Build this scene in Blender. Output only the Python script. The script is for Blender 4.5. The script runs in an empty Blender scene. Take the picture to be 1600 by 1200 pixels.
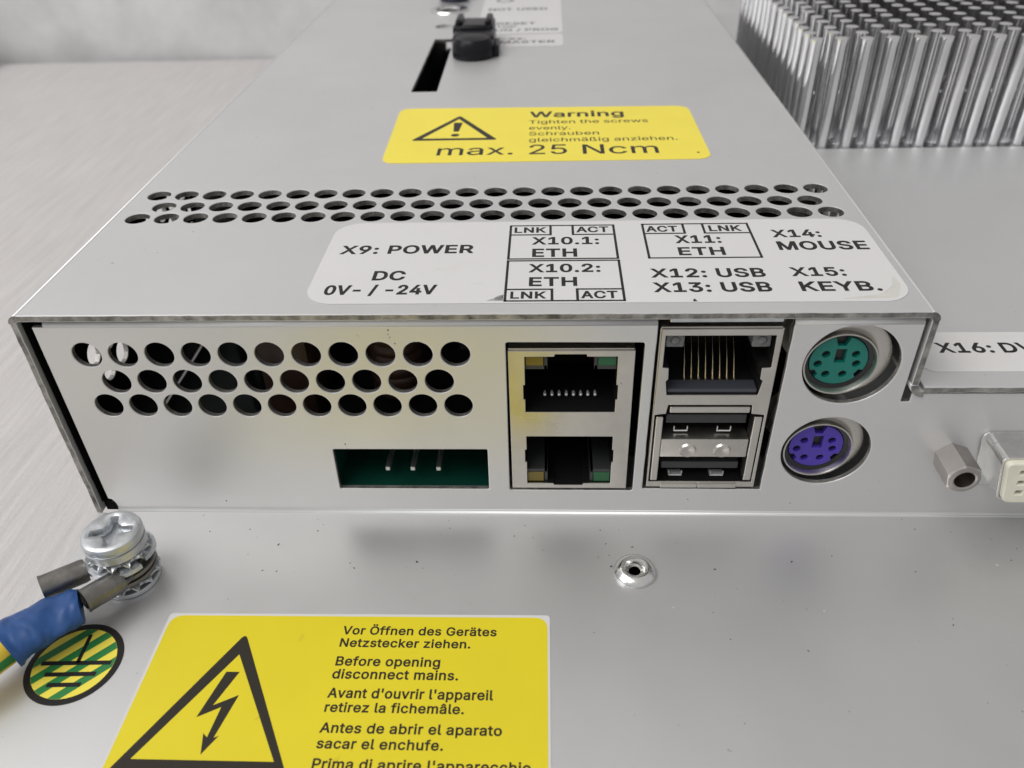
import bpy, bmesh, math, random
from mathutils import Matrix, Vector, noise, geometry

random.seed(7)
sc = bpy.context.scene
COL = sc.collection
S = 0.001                      # everything below is written in millimetres

# ------------------------------------------------------------------ camera
cam = bpy.data.cameras.new('camera')
camo = bpy.data.objects.new('camera', cam)
COL.objects.link(camo)
camo.location = (74.13 * S, -92.55 * S, 93.59 * S)
camo.rotation_euler = (0.937895, 0.027395, 0.036137)
cam.sensor_width = 36
cam.lens = 36 * 1260.9 / 1600
cam.clip_start = 0.005
cam.clip_end = 20
cam.dof.use_dof = True
cam.dof.focus_distance = 0.120
cam.dof.aperture_fstop = 30
sc.camera = camo

# ------------------------------------------------------------------ light
w = bpy.data.worlds.new('World')
sc.world = w
w.use_nodes = True
bg = w.node_tree.nodes['Background']
wn = w.node_tree
wtc = wn.nodes.new('ShaderNodeTexCoord')
wsx = wn.nodes.new('ShaderNodeSeparateXYZ')
wcr = wn.nodes.new('ShaderNodeValToRGB')
wmr = wn.nodes.new('ShaderNodeMapRange')
wmr.inputs['From Min'].default_value = -1
wn.links.new(wtc.outputs['Generated'], wsx.inputs[0])
wn.links.new(wsx.outputs['Z'], wmr.inputs['Value'])
wn.links.new(wmr.outputs['Result'], wcr.inputs['Fac'])
els = wcr.color_ramp.elements
els[0].position, els[0].color = 0.35, (0.16, 0.16, 0.165, 1)
els[1].position, els[1].color = 1.0, (0.72, 0.70, 0.675, 1)
e = els.new(0.62)
e.color = (0.68, 0.69, 0.71, 1)
wn.links.new(wcr.outputs['Color'], bg.inputs['Color'])
bg.inputs['Strength'].default_value = 0.74


def area(name, loc, target, size, sizey, power, color=(1, 1, 1)):
    l = bpy.data.lights.new(name, 'AREA')
    l.shape = 'RECTANGLE'
    l.size, l.size_y, l.energy, l.color = size, sizey, power, color
    o = bpy.data.objects.new(name, l)
    COL.objects.link(o)
    o.location = loc
    d = Vector(target) - Vector(loc)
    o.rotation_euler = d.to_track_quat('-Z', 'Y').to_euler()
    return o


area('ceiling_lamp', (-0.50, -0.30, 1.1), (0.06, 0.05, 0.0), 1.2, 0.5, 10.0, (1.0, 0.985, 0.96))
area('window_light', (-0.9, -0.35, 0.75), (0.05, 0.05, 0.0), 0.6, 0.6, 2.8, (0.93, 0.96, 1.0))
sc.view_settings.view_transform = 'Standard'
sc.view_settings.look = 'None'
sc.view_settings.exposure = 0.0
sc.view_settings.gamma = 1.0
sc.view_settings.use_curve_mapping = False

# ------------------------------------------------------------------ materials
def mat(name, col, rough=0.5, metal=0.0, spec=0.5, var=0.0, vscale=20.0, rvar=0.0, bump=0.0, bscale=300.0,
        stretch=(1, 1, 1), coat=0.0, trans=0.0, dirt=0.0, dirtcol=(0.05, 0.045, 0.04), dscale=350.0, rscale=None):
    m = bpy.data.materials.new(name)
    m.use_nodes = True
    nt = m.node_tree
    p = nt.nodes['Principled BSDF']
    p.inputs['Base Color'].default_value = (*col, 1)
    p.inputs['Roughness'].default_value = rough
    p.inputs['Metallic'].default_value = metal
    p.inputs['Specular IOR Level'].default_value = spec
    p.inputs['Coat Weight'].default_value = coat
    p.inputs['Coat Roughness'].default_value = 0.12
    p.inputs['Transmission Weight'].default_value = trans
    tc = nt.nodes.new('ShaderNodeTexCoord')
    mp = nt.nodes.new('ShaderNodeMapping')
    mp.inputs['Scale'].default_value = stretch
    nt.links.new(tc.outputs['Object'], mp.inputs['Vector'])

    def nz(scale, detail=4, rough_=0.6):
        n = nt.nodes.new('ShaderNodeTexNoise')
        n.inputs['Scale'].default_value = scale
        n.inputs['Detail'].default_value = detail
        n.inputs['Roughness'].default_value = rough_
        nt.links.new(mp.outputs['Vector'], n.inputs['Vector'])
        return n

    def rng(src, a, b, f0=0.3, f1=0.7):
        r = nt.nodes.new('ShaderNodeMapRange')
        r.inputs['From Min'].default_value, r.inputs['From Max'].default_value = f0, f1
        r.inputs['To Min'].default_value, r.inputs['To Max'].default_value = a, b
        nt.links.new(src, r.inputs['Value'])
        return r.outputs['Result']
    csock = None
    if var:
        n = nz(vscale)
        f = rng(n.outputs['Fac'], 1 - var, 1 + var)
        mx = nt.nodes.new('ShaderNodeVectorMath')
        mx.operation = 'SCALE'
        mx.inputs[0].default_value = col
        nt.links.new(f, mx.inputs['Scale'])
        csock = mx.outputs['Vector']
    if dirt:
        n = nz(dscale, 2, 0.5)
        n2 = nz(dscale * 0.13, 2, 0.5)
        f1 = rng(n.outputs['Fac'], 0, 1, 0.735, 0.76)
        f2 = rng(n2.outputs['Fac'], 0, dirt, 0.42, 0.62)
        mu = nt.nodes.new('ShaderNodeMath')
        mu.operation = 'MULTIPLY'
        nt.links.new(f1, mu.inputs[0])
        nt.links.new(f2, mu.inputs[1])
        mi = nt.nodes.new('ShaderNodeMix')
        mi.data_type = 'RGBA'
        nt.links.new(mu.outputs[0], mi.inputs['Factor'])
        if csock:
            nt.links.new(csock, mi.inputs['A'])
        else:
            mi.inputs['A'].default_value = (*col, 1)
        mi.inputs['B'].default_value = (*dirtcol, 1)
        csock = mi.outputs['Result']
    if csock:
        nt.links.new(csock, p.inputs['Base Color'])
    if rvar:
        n = nz(rscale or vscale * 0.6)
        nt.links.new(rng(n.outputs['Fac'], rough - rvar, rough + rvar), p.inputs['Roughness'])
    if bump:
        n = nz(bscale)
        b = nt.nodes.new('ShaderNodeBump')
        b.inputs['Strength'].default_value = bump
        b.inputs['Distance'].default_value = 0.0002
        nt.links.new(n.outputs['Fac'], b.inputs['Height'])
        nt.links.new(b.outputs['Normal'], p.inputs['Normal'])
    return m


M = {}
M['zinc'] = mat('zinc_sheet', (0.64, 0.637, 0.635), 0.45, 0.60, var=0.03, vscale=35, rvar=0.05, rscale=28, bump=0.03, bscale=2200, dirt=0.45, dscale=900, dirtcol=(0.2, 0.19, 0.18))
M['zinc_front'] = mat('zinc_front_sheet', (0.66, 0.655, 0.65), 0.44, 0.62, var=0.035, vscale=30, rvar=0.07, rscale=32, bump=0.03, bscale=2200, dirt=0.5, dscale=900, dirtcol=(0.15, 0.14, 0.13))
M['cut'] = mat('cut_sheet_edge', (0.30, 0.29, 0.275), 0.5, 0.85, var=0.6, vscale=420, bump=0.8, bscale=1300)
M['zinc_base'] = mat('zinc_base_sheet', (0.60, 0.597, 0.595), 0.45, 0.76, var=0.04, vscale=25, rvar=0.06, rscale=26, bump=0.03, bscale=2200, dirt=0.5, dscale=900, dirtcol=(0.12, 0.11, 0.10))
M['nickel'] = mat('nickel_shell', (0.60, 0.575, 0.535), 0.33, 1.0, var=0.08, vscale=150, rvar=0.07, bump=0.05, bscale=900, dirt=0.6, dscale=900)
M['chrome'] = mat('bright_plating', (0.72, 0.72, 0.71), 0.22, 1.0, var=0.10, vscale=200, rvar=0.07, bump=0.06, bscale=600)
M['zincplate'] = mat('zinc_plated_steel', (0.60, 0.62, 0.64), 0.38, 0.88, var=0.14, vscale=300, rvar=0.12, bump=0.25, bscale=700)
M['crimp'] = mat('tinned_crimp', (0.24, 0.23, 0.215), 0.45, 1.0, var=0.3, vscale=350, rvar=0.1, bump=0.4, bscale=700)
M['alu'] = mat('cast_aluminium', (0.83, 0.83, 0.84), 0.20, 1.0, var=0.16, vscale=220, rvar=0.10, bump=0.3, bscale=420, stretch=(1, 1, 0.3))
M['alubase'] = mat('shaded_rough_aluminium', (0.20, 0.20, 0.21), 0.5, 1.0, var=0.4, vscale=300, bump=0.9, bscale=600)  # slab colour darkened to act as shade between the pins
M['black'] = mat('black_plastic', (0.012, 0.012, 0.013), 0.38, 0, var=0.2, vscale=200)
M['blackgloss'] = mat('black_gloss_plastic', (0.008, 0.008, 0.010), 0.3, 0, spec=0.2, bump=0.1, bscale=250)
M['void'] = mat('dark_interior', (0.006, 0.006, 0.006), 0.8, 0, spec=0.1)  # near-black for shade inside the case and black plastic in the ports
M['grey'] = mat('dark_grey_plastic', (0.035, 0.036, 0.038), 0.4)
M['amber'] = mat('amber_lens', (0.16, 0.115, 0.015), 0.25)
M['greenled'] = mat('green_lens', (0.012, 0.10, 0.035), 0.25)
M['clear'] = mat('clear_lens', (0.55, 0.56, 0.58), 0.08, 0, trans=0.75)
M['smoke'] = mat('smoky_clear_plastic', (0.055, 0.058, 0.070), 0.10, 0)
M['brown'] = mat('brown_lacquer', (0.055, 0.028, 0.018), 0.35, 0, var=0.3, vscale=200)
M['dulltin'] = mat('dull_tinned_pin', (0.62, 0.62, 0.60), 0.28, 0.92)
M['warmsteel'] = mat('warm_plated_steel', (0.46, 0.43, 0.41), 0.35, 1.0, var=0.1, vscale=300, bump=0.08, bscale=900)
M['gold'] = mat('gold_contact', (0.82, 0.66, 0.40), 0.25, 1.0)
M['tin'] = mat('tinned_contact', (0.80, 0.80, 0.80), 0.3, 0.6)
M['pcb'] = mat('green_plastic', (0.003, 0.040, 0.027), 0.32, 0, var=0.15, vscale=150)
M['board'] = mat('dark_board', (0.005, 0.012, 0.010), 0.6, 0, var=0.3, vscale=100)
M['teal'] = mat('teal_plastic', (0.004, 0.17, 0.135), 0.42, 0, var=0.05, vscale=200, bump=0.05, bscale=900)
M['violet'] = mat('violet_plastic', (0.065, 0.035, 0.36), 0.42, 0, var=0.05, vscale=200, bump=0.05, bscale=900)
M['cream'] = mat('cream_plastic', (0.72, 0.70, 0.58), 0.4, 0, var=0.06, vscale=250, dirt=0.9, dirtcol=(0.25, 0.16, 0.05), dscale=600)
M['brass'] = mat('brass_contact', (0.42, 0.30, 0.12), 0.4, 0.8)
M['white'] = mat('white_film', (0.62, 0.61, 0.605), 0.42, 0, spec=0.35, var=0.02, vscale=40, dirt=0.35, dirtcol=(0.4, 0.38, 0.34), dscale=160, bump=0.02, bscale=300)
M['yellow'] = mat('yellow_film', (0.70, 0.58, 0.018), 0.36, 0, spec=0.35, var=0.03, vscale=45, bump=0.05, bscale=150, dirt=0.5, dirtcol=(0.40, 0.30, 0.03))
M['yellowmatt'] = mat('yellow_matt_film', (0.82, 0.69, 0.085), 0.5, 0, spec=0.25, var=0.03, vscale=60)
M['smear'] = mat('grey_smear', (0.22, 0.215, 0.21), 0.5, 0, var=0.8, vscale=900)
M['stain'] = mat('yellowed_film', (0.56, 0.545, 0.51), 0.45, 0, var=0.12, vscale=300)
M['ink'] = mat('black_ink', (0.014, 0.013, 0.013), 0.45, 0, spec=0.25)
M['inkbrown'] = mat('faded_black_ink', (0.026, 0.021, 0.015), 0.45, 0, spec=0.25)
M['inkgreen'] = mat('green_ink', (0.02, 0.19, 0.045), 0.4, 0, var=0.06, vscale=150)
M['blue'] = mat('blue_sleeve', (0.012, 0.066, 0.225), 0.40, 0, var=0.12, vscale=180, rvar=0.08, bump=0.35, bscale=240)
M['wiregreen'] = mat('green_insulation', (0.02, 0.22, 0.05), 0.4)
M['wireyellow'] = mat('yellow_insulation', (0.78, 0.55, 0.04), 0.4)
M['darkblue'] = mat('dark_blue_plastic', (0.012, 0.013, 0.035), 0.4)
M['rubber'] = mat('dark_rubber', (0.05, 0.045, 0.045), 0.7)
M['wall'] = mat('pale_plaster', (0.60, 0.585, 0.59), 0.75, 0, spec=0.2, var=0.11, vscale=38, bump=0.6, bscale=70)


def bench_material():
    m = mat('brushed_bench', (0.60, 0.58, 0.572), 0.5, 0.25, var=0.10, vscale=700, bump=0.0, stretch=(1, 0.04, 1))
    nt = m.node_tree
    p = nt.nodes['Principled BSDF']
    tc = nt.nodes.new('ShaderNodeTexCoord')
    mp = nt.nodes.new('ShaderNodeMapping')
    mp.inputs['Scale'].default_value = (1, 0.06, 1)
    mp.inputs['Rotation'].default_value = (0, 0, 0.03)
    nt.links.new(tc.outputs['Object'], mp.inputs['Vector'])
    n = nt.nodes.new('ShaderNodeTexNoise')
    n.inputs['Scale'].default_value = 1000
    n.inputs['Detail'].default_value = 6
    n.inputs['Roughness'].default_value = 0.75
    nt.links.new(mp.outputs['Vector'], n.inputs['Vector'])
    b = nt.nodes.new('ShaderNodeBump')
    b.inputs['Strength'].default_value = 0.8
    b.inputs['Distance'].default_value = 0.0004
    nt.links.new(n.outputs['Fac'], b.inputs['Height'])
    nt.links.new(b.outputs['Normal'], p.inputs['Normal'])
    return m


M['bench'] = bench_material()

# ------------------------------------------------------------------ object helpers
ORG = {}


def empty(name, org, label, cat, group=None):
    o = bpy.data.objects.new(name, None)
    COL.objects.link(o)
    o.empty_display_size = 0.01
    o.location = Vector(org) * S
    ORG[o] = Vector(org)
    tag(o, label, cat, group)
    return o


def tag(o, label=None, cat=None, group=None, kind=None):
    for k, v in (('label', label), ('category', cat), ('group', group), ('kind', kind)):
        if v:
            o[k] = v
    return o


def obj(name, bm, mats, parent=None, org=None, smooth=None, label=None):
    """Link the bmesh (in mm, world axes) as ONE object whose origin is org."""
    if org is None:
        org = ORG[parent] if parent else (0, 0, 0)
    org = Vector(org)
    bmesh.ops.translate(bm, verts=bm.verts, vec=-org)
    bmesh.ops.scale(bm, verts=bm.verts, vec=(S, S, S))
    me = bpy.data.meshes.new(name)
    bm.to_mesh(me)
    bm.free()
    for m in (mats if isinstance(mats, (list, tuple)) else [mats]):
        me.materials.append(M[m])
    if smooth is not None:
        me.polygons.foreach_set('use_smooth', [True] * len(me.polygons))
        me.set_sharp_from_angle(angle=math.radians(smooth))
    o = bpy.data.objects.new(name, me)
    COL.objects.link(o)
    po = Vector((0, 0, 0))
    if parent:
        o.parent = parent
        po = ORG[parent]
    o.location = (org - po) * S
    ORG[o] = org
    if label:
        o['label'] = label
    return o


def B():
    return bmesh.new()


def setmat(faces, mi):
    for f in faces:
        f.material_index = mi


def box(bm, lo, hi, mi=0, bev=0.0, seg=2):
    lo, hi = Vector(lo), Vector(hi)
    t = bmesh.new()
    bmesh.ops.create_cube(t, size=1)
    for v in t.verts:
        v.co = Vector(((lo[i] + hi[i]) / 2 + v.co[i] * (hi[i] - lo[i])) for i in range(3))
    if bev:
        bmesh.ops.bevel(t, geom=t.edges[:], offset=bev, segments=seg, affect='EDGES', profile=0.5)
    setmat(t.faces, mi)
    merge(bm, t)


def merge(bm, t, mtx=None):
    if mtx is not None:
        bmesh.ops.transform(t, matrix=mtx, verts=t.verts)
    me = bpy.data.meshes.new('tmp')
    t.to_mesh(me)
    t.free()
    bm.from_mesh(me)
    bpy.data.meshes.remove(me)


def lathe(bm, prof, c, axis='Z', seg=32, mi=0, cap=True):
    """Revolve [(r, h), ...] about an axis through c."""
    rings = []
    for r, h in prof:
        ring = []
        for k in range(seg):
            a = 2 * math.pi * k / seg
            x, y = r * math.cos(a), r * math.sin(a)
            if axis == 'Z':
                p = (c[0] + x, c[1] + y, c[2] + h)
            elif axis == 'Y':                        # h runs towards the viewer (-Y)
                p = (c[0] + x, c[1] - h, c[2] + y)
            else:
                p = (c[0] + h, c[1] + x, c[2] + y)
            ring.append(bm.verts.new(p))
        rings.append(ring)
    fs = []
    for a, b in zip(rings, rings[1:]):
        for k in range(seg):
            fs.append(bm.faces.new((a[k], a[(k + 1) % seg], b[(k + 1) % seg], b[k])))
    if cap:
        fs.append(bm.faces.new(rings[0][::-1]))
        fs.append(bm.faces.new(rings[-1]))
    setmat(fs, mi)
    bmesh.ops.recalc_face_normals(bm, faces=fs)


def tube(bm, pts, rads, seg=16, mi=0, squash=1.0, up=(0, 0, 1), wob=0.0, cap=True):
    pts = [Vector(p) for p in pts]
    rings = []
    for i, p in enumerate(pts):
        d = (pts[min(i + 1, len(pts) - 1)] - pts[max(i - 1, 0)]).normalized()
        u = d.cross(Vector(up)).normalized()
        v = u.cross(d).normalized()
        r = rads[i] if isinstance(rads, (list, tuple)) else rads
        rx, ry = r if isinstance(r, tuple) else (r, r * squash)
        ring = []
        for k in range(seg):
            a = 2 * math.pi * k / seg
            q = p + u * math.cos(a) * rx + v * math.sin(a) * ry
            if wob:
                q += (q - p).normalized() * wob * (noise.noise(q * 0.33) + 0.8 * abs(noise.noise(q * 0.75)) - 0.3)
            ring.append(bm.verts.new(q))
        rings.append(ring)
    fs = []
    for a, b in zip(rings, rings[1:]):
        for k in range(seg):
            fs.append(bm.faces.new((a[k], a[(k + 1) % seg], b[(k + 1) % seg], b[k])))
    if cap:
        fs.append(bm.faces.new(rings[0][::-1]))
        fs.append(bm.faces.new(rings[-1]))
    setmat(fs, mi)
    bmesh.ops.recalc_face_normals(bm, faces=fs)


def spline(pts, n):
    P = [Vector(p) for p in pts]
    P = [P[0] * 2 - P[1]] + P + [P[-1] * 2 - P[-2]]
    out = []
    for i in range(1, len(P) - 2):
        for k in range(n):
            t = k / n
            a, b, c, d = P[i - 1:i + 3]
            out.append(0.5 * ((2 * b) + (c - a) * t + (2 * a - 5 * b + 4 * c - d) * t * t + (3 * b - a - 3 * c + d) * t ** 3))
    out.append(P[-2])
    return out


# matrices that place a 2D drawing (x, y, height) in the scene
FRONT = Matrix(((1, 0, 0, 0), (0, 0, -1, 0), (0, 1, 0, 0), (0, 0, 0, 1)))       # drawn on x/z, thickness along -y


def at_y(y):
    return Matrix.Translation((0, y, 0)) @ FRONT


def at_z(z):
    return Matrix.Translation((0, 0, z))


SIDE = Matrix(((0, 0, 1, 0), (1, 0, 0, 0), (0, 1, 0, 0), (0, 0, 0, 1)))         # drawn on y/z, thickness along x


def curve_mesh(cu):
    o = bpy.data.objects.new('tmp', cu)
    COL.objects.link(o)
    dg = bpy.context.evaluated_depsgraph_get()
    dg.update()
    me = bpy.data.meshes.new_from_object(o.evaluated_get(dg))
    bpy.data.objects.remove(o)
    bpy.data.curves.remove(cu)
    return me


def circle(cx, cy, r, n=28, a0=0.0):
    return [(cx + r * math.cos(a0 + 2 * math.pi * k / n), cy + r * math.sin(a0 + 2 * math.pi * k / n)) for k in range(n)]


def sheet(bm, outline, holes=(), t=1.0, bev=0.1, mtx=None, mi=0, edge_mi=None):
    """Flat sheet with holes; local z spans 0..t (t == 0: a printed face)."""
    cu = bpy.data.curves.new('tmp', 'CURVE')
    cu.dimensions = '2D'
    cu.fill_mode = 'BOTH'
    if t:
        b = min(bev, t / 2 - 1e-4)
        cu.extrude = t / 2 - b
        cu.bevel_depth = b
        cu.bevel_resolution = 1
        cu.offset = -b
    for pts in [outline, *holes]:
        s = cu.splines.new('POLY')
        s.points.add(len(pts) - 1)
        for p, q in zip(s.points, pts):
            p.co = (q[0], q[1], 0, 1)
        s.use_cyclic_u = True
    me = curve_mesh(cu)
    t2 = bmesh.new()
    t2.from_mesh(me)
    bpy.data.meshes.remove(me)
    for f in t2.faces:
        f.smooth = False
        f.material_index = mi
    if t:
        bmesh.ops.remove_doubles(t2, verts=t2.verts, dist=1e-4)
        bmesh.ops.translate(t2, verts=t2.verts, vec=(0, 0, t / 2))
        if edge_mi is not None:
            t2.normal_update()
            for f in t2.faces:
                if abs(f.normal.z) < 0.3:
                    f.material_index = edge_mi
    else:
        for f in t2.faces:
            if f.normal.z < 0:
                f.normal_flip()
    merge(bm, t2, mtx)


def rrect(x0, y0, x1, y1, r, n=6):
    out = []
    for cx, cy, a in ((x1 - r, y1 - r, 0), (x0 + r, y1 - r, 90), (x0 + r, y0 + r, 180), (x1 - r, y0 + r, 270)):
        for k in range(n + 1):
            q = math.radians(a + 90 * k / n)
            out.append((cx + r * math.cos(q), cy + r * math.sin(q)))
    return out


def round_poly(pts, r, n=5):
    out = []
    L = len(pts)
    for i in range(L):
        a, b, c = Vector(pts[i - 1]), Vector(pts[i]), Vector(pts[(i + 1) % L])
        u, v = (a - b).normalized(), (c - b).normalized()
        p, q = b + u * r, b + v * r
        for k in range(n + 1):
            t = k / n
            out.append(tuple(p * (1 - t) ** 2 + b * 2 * t * (1 - t) + q * t * t))
    return out


def jag(p, q, step, amp):
    """Points from p towards q with a small burr off the straight line."""
    p, q = Vector(p), Vector(q)
    d = q - p
    n = max(1, int(d.length / step))
    nn = Vector((-d.y, d.x)).normalized()
    return [tuple(p + d * (k / n) + nn * random.uniform(-amp, amp) * (1 if k else 0)) for k in range(n)]


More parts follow.
